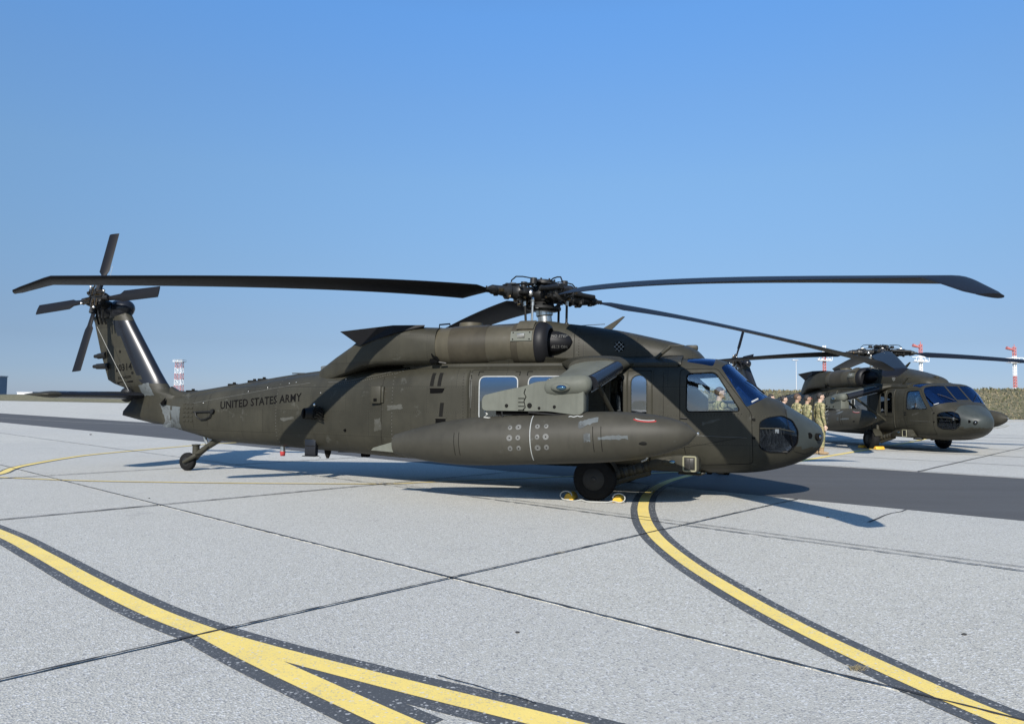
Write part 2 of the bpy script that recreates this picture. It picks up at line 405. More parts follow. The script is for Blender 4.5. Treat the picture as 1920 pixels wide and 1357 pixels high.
MAT['sealant'] = simple('joint_sealant', (0.026, 0.025, 0.024), 0.8, var=0.5, scale=12, bmp=0.4)
MAT['paleline'] = roadpaint('faded_white_line', (0.36, 0.35, 0.30), (0.2, 0.2, 0.2))

earth_m, n_, o_ = new_mat('ground_earth')
gq = N(n_, 'ShaderNodeNewGeometry').outputs['Position']
principled(n_, o_, mixc(n_, noise(n_, 0.05, 6, 0.6, gq), (0.10, 0.10, 0.05), (0.15, 0.13, 0.07)), 0.9)
MAT['earth'] = earth_m
gm = MB(); gm.add([(-3000, -3000, -0.35), (3000, -3000, -0.35), (3000, 5000, -0.35), (-3000, 5000, -0.35)], [(0, 1, 2, 3)])
tag(gm.build('ground', 'earth'), kind='structure')

NB0_ = -10.8
apron = MB()          # bed under the slabs and the far concrete
def quad(mb, s0, s1, n0, n1, z, mi=0):
    mb.add([sn(s0, n0, z), sn(s1, n0, z), sn(s1, n1, z), sn(s0, n1, z)], [(0, 1, 2, 3)], mi)
quad(apron, -77, 31.5, NB0_, 60, -0.09)
apron_o = tag(apron.build('apron', 'sealant'), kind='structure')
far = MB()
SB = [-76.6, -70.6, -64.6, -58.6, -52.6, -46.6, -40.6, -34.6, -28.6, -22.3, -16.0, -10.6, -4.6, 1.4, 7.4, 13.4, 19.4, 25.4, 31.4]
NB0 = [-10.79, -7.04, -3.29, 0.46, 4.21, 7.98, LANE0]
NB1 = [LANE1 + 3.75 * k for k in range(9)]
slabs = {}
rs = random.Random(3)
def slab(s0, s1, n0, n1):
    key = (round(s1 - s0, 2), round(n1 - n0, 2))
    if key not in slabs:
        L, W = key; g = 0.008; b = MB(); b.box((L / 2, W / 2, -0.075), (L - 2 * g, W - 2 * g, 0.15), bev=0.006)
        slabs[key] = b.mesh('slab', ['concrete'], 1)
    o = link('concrete_slab', slabs[key], apron_o)
    p = sn(s0, n0, 0); o.location = (p.x, p.y, rs.uniform(-0.0012, 0.0012)); o.rotation_euler = (0, 0, math.radians(-43))
for i in range(len(SB) - 1):
    for j in range(len(NB0) - 1):
        slab(SB[i], SB[i + 1], NB0[j], NB0[j + 1])
    for j in range(len(NB1) - 1):
        slab(SB[i], SB[i + 1], NB1[j], NB1[j + 1])
NF = NB1[-1]
fq = MB()
quad(fq, -900, SB[0], NB0[0], LANE0, -0.004); quad(fq, SB[-1], 300, NB0[0], LANE0, -0.004)
quad(fq, -900, SB[0], LANE1, NF, -0.004); quad(fq, SB[-1], 300, LANE1, NF, -0.004)
quad(fq, -900, 300, NF, 99, -0.004)
fo = fq.build('far_apron_surface', 'concrete_far', apron_o, fix=False)
la = MB(); quad(la, -900, 300, LANE0 + 0.01, LANE1 - 0.01, -0.002)
lane = tag(la.build('taxi_lane', 'asphalt', fix=False), kind='structure')
# wobbly sealant beads standing in and slightly over the joints
def wobble(pts, w, z, mat, name, parent, jit=0.14, seed=1):
    r = random.Random(seed); b = MB(); v = []; f = []
    for i, p in enumerate(pts):
        a = pts[min(i + 1, len(pts) - 1)]; c = pts[max(i - 1, 0)]
        t = (a - c).normalized(); nn = Vector((-t.y, t.x, 0))
        o = r.uniform(-1, 1) * w * jit; ww = w * (0.6 + 0.7 * r.random())
        v += [p + nn * (o + ww / 2) + Vector((0, 0, z)), p + nn * (o - ww / 2) + Vector((0, 0, z))]
        if i: k = 2 * i; f.append((k - 2, k - 1, k + 1, k))
    b.add(v, f); return b.build(name, mat, parent, fix=False)
def seg(a, b, step):
    L = (b - a).length; k = max(2, int(L / step)); return [a + (b - a) * (i / k) for i in range(k + 1)]
wobble(seg(sn(-30, 4.21), sn(1.4, 4.21), 0.06), 0.021, 0.0115, 'sealant', 'joint_sealant', apron_o, seed=2)
wobble(seg(sn(-4.6, 0.46), sn(-4.6, LANE0), 0.06), 0.022, 0.0115, 'sealant', 'joint_sealant', apron_o, seed=3)
wobble(seg(sn(-10.6, 0.46), sn(-10.6, LANE0), 0.08), 0.045, 0.0115, 'sealant', 'joint_sealant', apron_o, seed=4)
wobble(seg(sn(-16, 0.46), sn(-16, LANE0), 0.08), 0.045, 0.0115, 'sealant', 'joint_sealant', apron_o, seed=5)
wobble(seg(sn(-40, 7.98), sn(7, 7.98), 0.08), 0.024, 0.0115, 'sealant', 'joint_sealant', apron_o, seed=6)
wobble(seg(sn(-11, 8.17), sn(2, 8.17), 0.08), 0.018, 0.0115, 'sealant', 'surface_crack', apron_o, seed=7)
wobble([gnd(*q) for q in [(1628, 979), (1645, 972), (1658, 966), (1672, 962), (1690, 959), (1700, 955)]], 0.03, 0.004, 'sealant', 'surface_crack', apron_o, seed=8)
crk = [gnd(*q) for q in [(820, 1268), (850, 1277), (890, 1287), (930, 1300), (965, 1308), (1010, 1323)]]
wobble([crk[i] + (crk[i + 1] - crk[i]) * (k / 8) for i in range(5) for k in range(8)], 0.011, 0.0115, 'sealant', 'surface_crack', apron_o, seed=9)

MAT['joint_far'] = simple('dusty_joint', (0.11, 0.108, 0.10), .9, bmp=0)
for k in range(0, 8):
    wobble(seg(sn(-60, LANE1 + 3.75 * k + (.06 if k == 0 else 0)), sn(19, LANE1 + 3.75 * k + (.06 if k == 0 else 0)), .5), .05 + .012 * k, 0.0095, 'joint_far', 'joint_sealant', apron_o, seed=40 + k)
for s_ in (-22.3, -16.0, -10.6, -4.6, 1.4, 7.4):
    wobble(seg(sn(s_, LANE1), sn(s_, LANE1 + 30), .5), .06, 0.0095, 'joint_far', 'joint_sealant', apron_o, seed=60)
def smooth(pts, per=10):
    out = []; P = [pts[0]] + pts + [pts[-1]]
    for i in range(1, len(P) - 2):
        for k in range(per):
            t = k / per; a, b, c, d = P[i - 1], P[i], P[i + 1], P[i + 2]
            out.append(0.5 * ((2 * b) + (c - a) * t + (2 * a - 5 * b + 4 * c - d) * t * t + (-a + 3 * b - 3 * c + d) * t**3))
    out.append(pts[-1]); return out
def strip(pts, w, z, mat, name, parent, off=0.0):
    v = []; f = []
    for i, p in enumerate(pts):
        a = pts[min(i + 1, len(pts) - 1)]; c = pts[max(i - 1, 0)]; t = (a - c).normalized(); nn = Vector((-t.y, t.x, 0))
        v += [p + nn * (off + w / 2) + Vector((0, 0, z)), p + nn * (off - w / 2) + Vector((0, 0, z))]
        if i: k = 2 * i; f.append((k - 2, k - 1, k + 1, k))
    b = MB(); b.add(v, f); return b.build(name, mat, parent, fix=False)
zb_ = [0.004]
def marking(px, yw=0.15, bw=0.095, label=None, z0=0.004, dz=0.0):
    P = smooth([gnd(*q) for q in px])
    o = strip(P, yw, z0 + 0.003, 'yellow', 'yellow_taxi_line', None)
    if bw: strip(P, yw + 2 * bw, z0, 'black_edge', 'black_border', o)
    tag(o, kind='structure'); return o
RIGHT = [(1360, 878), (1290, 892), (1247, 905), (1217, 924), (1206, 948), (1210, 975), (1225, 1000), (1250, 1025), (1300, 1063), (1385, 1115), (1485, 1170), (1610, 1231), (1760, 1299), (1885, 1352), (2000, 1398)]
marking(RIGHT)
LEFTM = [(-140, 945), (0, 1000), (75, 1038), (165, 1088), (280, 1145), (390, 1187), (480, 1214), (550, 1233), (650, 1259), (800, 1297), (960, 1336), (1050, 1359), (1150, 1385)]
marking(LEFTM, 0.15, 0.095, z0=0.0025)
BRANCH = [(390, 1187), (450, 1219), (520, 1253), (600, 1290), (700, 1336), (780, 1372)]
P_ = smooth([gnd(*q) for q in BRANCH])
bo = strip(P_, 0.15, 0.0072, 'yellow', 'yellow_taxi_line', None); tag(bo, kind='structure')
strip(P_, 0.34, 0.0032, 'black_edge', 'black_border', bo)
marking([(-60, 899), (0, 888), (40, 874), (150, 855), (250, 845), (340, 837), (400, 832), (480, 828), (600, 822)], 0.15, 0.05)
marking([(-60, 894), (0, 895), (120, 900), (240, 903), (480, 906), (720, 907), (800, 904), (1000, 896), (1130, 891), (1250, 886), (1330, 881), (1400, 876)], 0.07, 0.03, z0=0.0035)
marking([(1440, 877), (1480, 868), (1560, 854), (1625, 843), (1700, 830), (1790, 812)], 0.17, 0.0, z0=0.004)
marking([(1690, 806), (1780, 797), (1920, 789), (2050, 783)], 0.12, 0.0, z0=0.004)
pl = strip(smooth([gnd(-150, 778), gnd(0, 783.5), gnd(150, 791), gnd(300, 797), gnd(420, 800)]), 0.10, 0.002, 'paleline', 'faded_lane_line', None); tag(pl, kind='structure')

# ------------------------------------------------------------------ grassy embankment beyond the apron
def berm_mat():
    m, n, o = new_mat('dry_grass_bank'); g = N(n, 'ShaderNodeNewGeometry').outputs['Position']
    a = noise(n, 0.25, 6, 0.65, g); b = noise(n, 2.5, 5, 0.7, g)
    c = mixc(n, ramp(n, a, [(0.35, (0, 0, 0)), (0.65, (1, 1, 1))]), (0.105, 0.098, 0.058), (0.150, 0.128, 0.080))
    c = mixc(n, ramp(n, b, [(0.4, (1, 1, 1)), (0.6, (0, 0, 0))]), c, (0.05, 0.052, 0.024))
    principled(n, o, c, 0.9, 0, bump(n, b, 0.8, 0.2)); return m
MAT['berm'] = berm_mat()
rb = random.Random(11)
import mathutils.noise as mn
def bz(s, n):
    t = (n - 98.0) / 9.0
    base = 3.45 * (t * t * (3 - 2 * t)) if t < 1 else 3.45
    base = max(0.0, min(3.45, base)) if t > 0 else 0.0
    if n > 116: base *= max(0.0, 1 - (n - 116) / 14)
    q = sn(s, n)
    return base + (0.22 * mn.fractal(Vector((q.x * 0.35, q.y * 0.35, 0)), 1.0, 2.0, 4) + 0.10 * mn.noise(Vector((q.x * 1.4, q.y * 1.4, 3)))) * min(1, max(0, t * 5)) - 0.02
bm_ = MB(); v = []; f = []
ss = []
s = -700.0
while s < 140:
    ss.append(s); s += 6.0 if s < -260 else (2.0 if s < -140 else 0.8)
ns = [97.5, 98, 98.6, 99.2, 99.8, 100.5, 101.2, 102, 102.8, 103.6, 104.4, 105.2, 106, 107, 108.5, 111, 116, 124, 131]
for s in ss:
    for q in ns:
        p = sn(s, q); v.append((p.x, p.y, bz(s, q)))
k = len(ns)
for i in range(len(ss) - 1):
    for j in range(k - 1):
        f.append((i * k + j, i * k + j + 1, (i + 1) * k + j + 1, (i + 1) * k + j))
bm_.add(v, f); berm = tag(bm_.build('embankment', 'berm', ang=180), kind='structure')
MAT['tuft_a'] = simple('dry_grass', (0.165, 0.138, 0.080), 0.9, var=0.3, scale=0.8, bmp=0)
MAT['tuft_b'] = simple('green_grass', (0.085, 0.090, 0.042), 0.9, var=0.3, scale=0.8, bmp=0)
tb = MB()
for i in range(26000):
    s = rb.uniform(-150, 75) if i % 3 else rb.uniform(-60, 60); q = rb.uniform(98.2, 108)
    p = sn(s, q); z = bz(s, q); sz = rb.uniform(0.08, 0.26) * (1.3 if q > 105.5 else 1)
    a = rb.uniform(0, PI); dx, dy = math.cos(a) * sz * 0.45, math.sin(a) * sz * 0.45
    lx, ly = rb.uniform(-.2, .2) * sz, rb.uniform(-.2, .2) * sz
    mi = 0 if rb.random() < 0.62 else 1
    tb.add([(p.x - dx, p.y - dy, z - 0.05), (p.x + dx, p.y + dy, z - 0.05), (p.x + lx + dx * .5, p.y + ly, z + sz * 0.9), (p.x + lx, p.y + ly + dy, z + sz), (p.x + lx - dx * .6, p.y + ly - dy, z + sz * 0.7)], [(0, 1, 2), (0, 1, 3), (0, 1, 4)], mi)
tag(tb.build('bank_grass', ['tuft_a', 'tuft_b'], fix=False), 'dry brown and green grass growing over the far embankment', 'grass', kind='stuff')
# little dry tuft in the slab joint
def tuft(px, py, n, hgt, label):
    c = gnd(px, py); b = MB()
    for i in range(n):
        a = rb.uniform(0, 2 * PI); r = rb.uniform(0.2, 1) * hgt * 1.6
        p0 = c + Vector((rb.uniform(-.04, .04), rb.uniform(-.015, .015), 0.006)); p1 = p0 + Vector((math.cos(a) * r, math.sin(a) * r * .6, hgt * rb.uniform(.15, .9)))
        b.tube([p0, (p0 + p1) / 2 + Vector((0, 0, hgt * .25)), p1], [0.0016, 0.0012, 0.0005], 4)
    tag(b.build('grass_tuft', 'tuft_a', fix=False), label, 'grass', 'grass tufts in the slab joints')
tuft(1605, 1257, 34, 0.035, 'dry straw coloured grass tuft in the slab joint beside the right yellow curve')
tuft(1047, 1038, 14, 0.025, 'tiny dry grass tuft in the slab joint below the main wheel')
# pebbles and leaf bits
for (px, py, sz) in [(970, 1186, .012), (1808, 1190, .014), (1552, 970, .016), (243, 874, .012), (600, 858, .02), (280, 934, .012), (1425, 1106, .01), (170, 815, .04)]:
    b = MB(); c = gnd(px, py); b.ell(c + Vector((0, 0, sz * .4)), (sz * 1.3, sz, sz * .5), nu=7, nv=5)
    tag(b.build('pebble', 'sealant', ang=10), {970: 'dark pebble on the concrete at bottom centre', 1808: 'dark leaf scrap on the concrete at far right', 1552: 'small dark crumb near the blade shadow at right', 243: 'small dark crumb left of the tail wheel', 600: 'dark crumb in the fuselage shadow near the asphalt', 280: 'dark crumb left of centre below the tail wheel', 1425: 'tiny dark crumb right of the yellow curve', 170: 'dark rubber scrap near the loop of the yellow line'}[px], 'debris', 'scraps lying on the concrete')
# ------------------------------------------------------------------ the helicopter (body frame: x forward, y left, z up, origin on the ground under the hub)
heli = empty('transport_helicopter', (HX, HY, 0), -HYAW)
def bray(px, py):
    d = ray(px, py); ox, oy = -HX, -HY
    return Vector((ox * hc - oy * hs, ox * hs + oy * hc, CAMH)), Vector((d.x * hc - d.y * hs, d.x * hs + d.y * hc, d.z))
FT = [  # x, belly z, top z, half width, z of widest point, top exponent, belly exponent
 (-7.95, .86, 1.55, .25, 1.22, 2.4, 2.4), (-7.2, .70, 1.64, .34, 1.20, 2.5, 2.6), (-6.85, .63, 1.69, .38, 1.18, 2.6, 2.8), (-6.4, .61, 1.75, .42, 1.2, 2.7, 3.0),
 (-5.15, .56, 1.93, .57, 1.22, 2.8, 3.2), (-4.43, .53, 2.01, .68, 1.24, 2.9, 3.4), (-3.6, .50, 2.08, .86, 1.25, 3.1, 3.6), (-2.6, .46, 2.12, 1.08, 1.25, 3.8, 4.2),
 (-1.9, .44, 2.14, 1.15, 1.40, 4.2, 4.4), (-1.0, .43, 2.15, 1.18, 1.50, 4.4, 4.8), (1.6, .41, 2.15, 1.18, 1.50, 4.4, 4.8), (2.2, .40, 2.17, 1.16, 1.42, 4.2, 4.4), (2.6, .39, 2.20, 1.13, 1.30, 4.2, 4.0),
 (2.95, .385, 2.18, 1.09, 1.15, 4.4, 3.6), (3.12, .385, 2.12, 1.06, 1.13, 4.3, 3.4), (3.3, .39, 1.96, 1.02, 1.10, 4.2, 3.2), (3.5, .405, 1.77, .95, 1.06, 3.9, 3.0), (3.68, .43, 1.615, .87, 1.03, 3.4, 2.8),
 (3.9, .48, 1.52, .75, 1.00, 2.9, 2.6), (4.1, .545, 1.39, .61, .98, 2.5, 2.4), (4.3, .645, 1.265, .44, .97, 2.3, 2.3), (4.42, .74, 1.185, .31, .97, 2.2, 2.2), (4.49, .83, 1.12, .19, .97, 2.1, 2.1), (4.525, .93, 1.02, .06, .97, 2, 2)]
def frange(a, b, st):
    k = max(1, int(round(abs(b - a) / st))); return [a + (b - a) * i / k for i in range(k + 1)]
XB = -2.6
def fus_rings(xs): return [sring(x, *interp(FT, x)) for x in xs]
fx = frange(XB, 2.0, 0.12) + frange(2.0, 3.0, 0.07)[1:] + frange(3.0, 4.3, 0.04)[1:] + frange(4.3, 4.525, 0.025)[1:]
fb = MB(); fb.loft(fus_rings(fx))
outer_me = fb.mesh('fuselage_outer', ['paint'], 40)
tx = frange(-7.95, XB, 0.1)
tcm = MB(); tcm.loft(fus_rings(tx)); tail_me = tcm.mesh('tail_cone', ['paint'], 40)
def bvh(*mes):
    V = []; F = []
    for me in mes:
        k = len(V); V += [v.co.copy() for v in me.vertices]; F += [[i + k for i in p.vertices] for p in me.polygons]
    return BVHTree.FromPolygons(V, F)
BV = bvh(outer_me, tail_me)
def side(x, z, off=0.0, s=-1, tree=None):                  # point on the outer skin at (x, z), right side by default
    h = (tree or BV).ray_cast(Vector((x, s * 6, z)), Vector((0, -s, 0)))
    if h[0] is None: return Vector((x, s * 0.3, z))
    return h[0] + h[1] * off if h[1].dot(Vector((0, s, 0))) > 0 else h[0] - h[1] * off
def topz(x, y, off=0.0, tree=None):
    h = (tree or BV).ray_cast(Vector((x, y, 6)), Vector((0, 0, -1)))
    return h[0] + Vector((0, 0, off)) if h[0] is not None else Vector((x, y, 2))
def dens(poly, step=0.05, closed=True):
    out = []; n = len(poly)
    for i in range(n if closed else n - 1):
        a, b = Vector(poly[i]), Vector(poly[(i + 1) % n]); k = max(1, int((b - a).length / step))
        out += [tuple(a + (b - a) * (j / k)) for j in range(k)]
    if not closed: out.append(tuple(poly[-1]))
    return out
def seam(name, poly, r=0.0035, mat='seam', closed=True, parent=None, off=0.0, s=-1, step=0.05, tree=None, n=5):
    P = [side(x, z, off, s, tree) for x, z in dens(poly, step, closed)]
    b = MB(); b.tube(P, r, n, closed=closed); return b.build(name, mat, parent or heli)
def px_poly(pts, y): return [bp(a, b, y) for a, b in pts]

# ---- openings
W = {}
W['door'] = rounded([bp(1288, 700, -1.1), bp(1341, 697, -1.08), bp(1389, 771, -1.0), bp(1287, 772, -1.12)], 0.07)
W['cabin1'] = rounded([(-.775, 1.885), (-.115, 1.885), (-.115, 1.155), (-.775, 1.155)], 0.10)
W['cabin2'] = rounded([(.065, 1.885), (.725, 1.885), (.725, 1.155), (.065, 1.155)], 0.10)
def arch(x0, x1, z0, z1):
    r = (x1 - x0) / 2; xm = (x0 + x1) / 2
    return [(x0, z0), (x1, z0)] + [(xm + r * math.cos(PI * k / 12), z1 - r + r * math.sin(PI * k / 12)) for k in range(13)]
W['gun1'] = arch(1.385, 1.60, 1.22, 1.905)
W['gun2'] = arch(1.71, 1.955, 1.22, 1.905)
W['wind'] = rounded([(3.40, 1.425), (3.035, 2.025), (3.12, 2.09), (3.40, 2.12), (3.95, 1.72), (3.70, 1.585)], 0.03)
W['windc'] = rounded([(3.60, 1.66), (3.14, 2.075), (3.3, 2.2), (3.9, 1.85), (3.75, 1.64)], 0.02)
W['chin'] = rounded(px_poly([(1424, 790), (1440, 782), (1468, 779), (1487, 788), (1498, 808), (1497, 832), (1480, 849), (1440, 848), (1424, 838)], -.72), 0.05)
def cutter(poly, y0, y1):
    b = MB(); n = len(poly)
    b.prism([(x, 0, z) for x, z in poly], (0, y0, 0), (0, y1, 0)); return b
roofcut = [(2.53, -.90), (2.53, -.34), (2.96, -.34), (2.93, -.92)]
cuts = []          # name, cutter MB, glass, parent window name
for s in (-1, 1):
    def ab(a, b): return (min(a * s, b * s), max(a * s, b * s))
    cuts.append(('cockpit_window', cutter(W['door'], *ab(.6, 1.6)), 'glass', s))
    cuts.append(('cabin_window', cutter(W['cabin1'], *ab(.8, 1.6)), 'glass_cabin', s))
    cuts.append(('cabin_window', cutter(W['cabin2'], *ab(.8, 1.6)), 'glass_cabin', s))
    cuts.append(('gunner_window', cutter(W['gun1'], *ab(.8, 1.6)), 'glass_cabin', s))
    cuts.append(('gunner_window', cutter(W['gun2'], *ab(.8, 1.6)), 'glass_cabin', s))
    cuts.append(('windscreen', cutter(W['wind'], *ab(.27, 1.3)), 'glass_wind', s))
    cuts.append(('chin_window', cutter(W['chin'], *ab(.22, 1.3)), 'glass_chin', s))
    r = MB(); r.prism([(x, y * -s, 0) for x, y in rounded(roofcut, .06)], (0, 0, 1.98), (0, 0, 2.5)); cuts.append(('roof_window', r, 'glass_wind', s))
cuts.append(('centre_windscreen', cutter(W['windc'], -.22, .22), 'glass_wind', 0))
def run_bool(base_me, mods, cut_me, op):
    o = link('tmp', base_me); c = link('tmpc', cut_me)
    if mods:
        so_ = o.modifiers.new('s', 'SOLIDIFY'); so_.thickness, so_.offset = mods
        so_.use_even_offset = True
    bo_ = o.modifiers.new('b', 'BOOLEAN'); bo_.operation = op; bo_.object = c; bo_.solver = 'EXACT'
    c.hide_viewport = False
    dg = bpy.context.evaluated_depsgraph_get(); me = bpy.data.meshes.new_from_object(o.evaluated_get(dg))
    bpy.data.objects.remove(o); bpy.data.objects.remove(c); return me
allc = MB()
for _, c, _, _ in cuts: allc.add(c.v, c.f)
fus_me = run_bool(outer_me, (0.03, -1), allc.mesh('cut', ['dark']), 'DIFFERENCE')
fus_me.name = 'fuselage'; fus_me.materials.clear()
for k in ('paint', 'paint_nose', 'interior'): fus_me.materials.append(MAT[k])
inner_b = None
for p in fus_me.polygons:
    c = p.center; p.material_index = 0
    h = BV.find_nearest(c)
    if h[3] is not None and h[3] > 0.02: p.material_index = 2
    elif c.x > 3.93 + 0.25 * (1.5 - c.z) and c.z > 0.82: p.material_index = 1
finish(fus_me, 32)
fus = link('fuselage', fus_me, heli)
tail = link('tail_cone', tail_me, heli)
panes = {}
for nm, c, g, s in cuts:
    me = run_bool(outer_me, (0.008, -2.2), c.mesh('c', ['dark']), 'INTERSECT')
    me.materials.clear(); me.materials.append(MAT[g])
    for p in me.polygons: p.material_index = 0
    finish(me, 40); me.name = nm
    panes.setdefault((nm, s), []).append(link(nm, me, heli))
# window seals and frames (sub-parts of the panes)
for s in (-1, 1):
    seam('window_seal', W['cabin1'], .010, 'seal', parent=panes[('cabin_window', s)][0], s=s, off=-.002, n=8)
    seam('window_seal', W['cabin2'], .010, 'seal', parent=panes[('cabin_window', s)][1], s=s, off=-.002, n=8)
    seam('window_seal', W['gun1'], .009, 'paint_plain', parent=panes[('gunner_window', s)][0], s=s)
    seam('window_seal', W['gun2'], .009, 'paint_plain', parent=panes[('gunner_window', s)][1], s=s)
    seam('window_seal', W['door'], .010, 'seam', parent=panes[('cockpit_window', s)][0], s=s)
    seam('window_seal', W['chin'], .007, 'seam', parent=panes[('chin_window', s)][0], s=s)
    # white streaks of the wiper park strip in the lower corner of the windscreen
    b = MB(); P = [side(x, z, -0.004, s) for x, z in dens([(3.47, 1.50), (3.56, 1.55)], .02, False)]
    b.tube(P, .014, 6); b.build('sealant_strip', 'seal', panes[('windscreen', s)][0])
    # wiper
    b = MB(); P = [topz(3.66, s * .35, .02), topz(3.52, s * .55, .03), topz(3.40, s * .72, .03)]
    b.tube(P, .009, 6); b.build('wiper', 'hubpaint', heli)
# ---- doors and panel seams of the skin
DOOR = [bp(1275, 692, -1.1), bp(1344, 690, -1.08), bp(1409, 775, -.98), bp(1412, 870, -.92), bp(1290, 872, -1.08), bp(1275, 800, -1.12)]
for s in (-1, 1):
    seam('cockpit_door_edge', rounded(DOOR, .06), .005, s=s)
    for z in (1.25, 1.18):
        b = MB(); q = side(2.50, z, .012, s); b.box(q, (.10, .02, .018), bev=.004); b.build('door_handle', 'hubpaint', heli)
    for (px, py) in ((1413, 786), (1413, 821)):
        q = side(*bp(px, py, -.95), .004, s); b = MB(); b.box(q, (.05, .03, .035), bev=.006); b.box(q + Vector((-.09, .0, .0)), (.16, .012, .012)); b.build('door_hinge', 'seam', heli)
    seam('cabin_door_edge', rounded([(-.93, 2.0), (.86, 2.0), (.86, .62), (-.93, .62)], .05), .005, s=s)
    seam('gunner_frame', rounded([(1.30, 1.97), (2.03, 1.97), (2.03, 1.10), (1.30, 1.10)], .05), .006, s=s)
    b = MB(); P = [side(1.655, z, .006, s) for z in frange(1.12, 1.96, .08)]; b.tube(P, .016, 6); b.build('window_post', 'paint_plain', heli)
    b = MB(); P = [side(2.03, z, .01, s) for z in frange(.75, 1.98, .08)]; b.tube(P, .013, 6); b.build('door_post', 'paint_plain', heli)
    # long door rail under the roof edge
    b = MB(); P = [side(x, 2.04, .012, s) for x in frange(-2.15, 2.40, .15)]; b.tube(P, .024, 6); b.build('door_rail', 'paint_plain', heli)
    b = MB(); P = [side(-.98, z, .012, s) for z in frange(1.18, 1.98, .08)]; b.tube(P, .022, 6); b.build('door_track', 'paint_plain', heli)
    seam('skin_seam', [(-2.62, .6), (-2.62, 2.05)], .004, closed=False, s=s)
    seam('skin_seam', [(2.05, .72), (3.35, .98)], .003, closed=False, s=s)
    seam('skin_seam', [(2.2, .55), (2.2, 1.95)], .003, closed=False, s=s)
    seam('skin_seam', px_poly([(1470, 760), (1478, 800), (1488, 845), (1508, 851), (1535, 845)], -.45), .004, closed=False, s=s)
    seam('skin_seam', [(-6.9, .95), (-6.9, 1.6)], .003, closed=False, s=s)
    seam('skin_seam', [(-7.3, .9), (-7.3, 1.55)], .003, closed=False, s=s)
    # corner marks above the cabin windows
    for x in (-.80, -.09, .04):
        sg = -1 if x == -.09 else 1
        b = MB(); P = [side(x, 1.90, .002, s), side(x, 1.965, .002, s), side(x + sg * .08, 1.965, .002, s)]
        b.tube(P, .009, 5); b.build('rescue_mark', 'seam', heli)
# ---- steps, vents, pods on the right and left sides of the cabin
for s in (-1, 1):
    for x, z, wx in ((-1.53, 1.655, .27), (-1.46, 1.15, .19)):
        q = side(x, z, 0, s); b = MB()
        b.box(q + Vector((0, -s * .02, 0)), (wx, .05, .10), 0, bev=.008); b.box(q + Vector((0, s * .004, .047)), (wx + .02, .02, .02), 1)
        b.build('foot_step', ['dark', 'paint_plain'], heli)
    for x, z0, z1, tw in ((-1.64, 1.73, 1.95, .034), (-1.50, 1.73, 1.95, .034), (-1.46, 1.22, 1.45, .034)):
        v = []
        for k in range(9):
            z = z0 + (z1 - z0) * k / 8
            for dx in (-tw, tw): v.append(side(x + dx + (z - z0) * .1, z, .004, s))
        b = MB(); b.add(v, [(2 * k, 2 * k + 1, 2 * k + 3, 2 * k + 2) for k in range(8)]); b.build('step_stripe', 'seam', heli, fix=False)
    q = side(-2.71, 1.575, .03, s); b = MB(); b.box(q, (.20, .09, .30), bev=.012); b.box(q + Vector((0, s * .045, -.09)), (.06, .02, .05), 1); b.box(q + Vector((.12, 0, 0)), (.05, .05, .28), bev=.01)
    b.build('side_vent_box', ['paint_plain', 'dark'], heli)
    # missile warning sensor on the tail cone
    x, z = bp(588, 775, -.75); q = side(x, z, .10, s); b = MB()
    b.cyl(q + Vector((.02, -s * .10, 0)), q + Vector((-.10, s * .05, 0)), .115, .10, 18); b.lathe(q + Vector((-.10, s * .05, 0)), q + Vector((-.14, s * .07, 0)), [(0, .10), (.6, .085), (1, .03)], 18, 1)
    b.box(q + Vector((.16, -s * .05, .03)), (.16, .10, .16), 1, bev=.02)
    for k in range(5):
        a = .5 + k * .45; b.tube([q + Vector((.06, 0, .05 - .03 * k)), q + Vector((.16 + .06 * math.sin(a), s * .10, .14 - .05 * k)), q + Vector((.27, s * .02, .10 - .06 * k)), q + Vector((.22, -s * .04, -.06 - .01 * k))], .011, 6, 1)
    b.ell(q + Vector((.10, s * .02, .16)), (.03, .03, .03), 2, 8, 6)
    b.build('warning_sensor', ['hubpaint', 'seam', 'steel'], heli)
    # chaff dispenser low on the tail cone
    x, z = bp(587, 832, -.55); q = Vector((x, s * .50, z + .02)); b = MB()
    q = Vector((x, s * .60, .60)); b.box(q, (.23, .10, .30), bev=.01); b.box(q + Vector((0, s * .02, -.155)), (.27, .16, .012), 1); b.box(q + Vector((0, s * .052, .03)), (.20, .006, .012), 1)
    b.build('flare_dispenser', ['deice', 'seam'], heli)
    q = side(*bp(652, 806, -.8), .0, s); b = MB(); b.cyl(q - Vector((0, s * .03, 0)), q + Vector((0, s * .03, 0)), .035, .02, 12); b.build('static_port', 'dark', heli)
# towel rail handle and louvres near the tail cone end
for s in (-1, 1):
    P = [(-7.20, 1.22), (-7.17, 1.14), (-7.05, 1.075), (-6.93, 1.08), (-6.80, 1.13), (-6.76, 1.22)]
    b = MB(); b.tube([side(x, z, .035, s) for x, z in P], .014, 8)
    b.tube([side(-7.25, 1.215, .03, s), side(-6.74, 1.235, .03, s)], .016, 8)
    b.cyl(side(-6.74, 1.24, -.02, s), side(-6.74, 1.24, .05, s), .045, .04, 12); b.build('towel_rail_antenna', 'hubpaint', heli)
    for r_ in range(5):
        for c_ in range(3):
            q = side(-7.55 + c_ * .10, 1.38 - r_ * .085, .004, s); b = MB(); b.box(q, (.07, .02, .03), bev=.006, rot=Matrix.Rotation(s * .12, 3, 'Z')); b.build('louvre', 'paint_plain', heli)
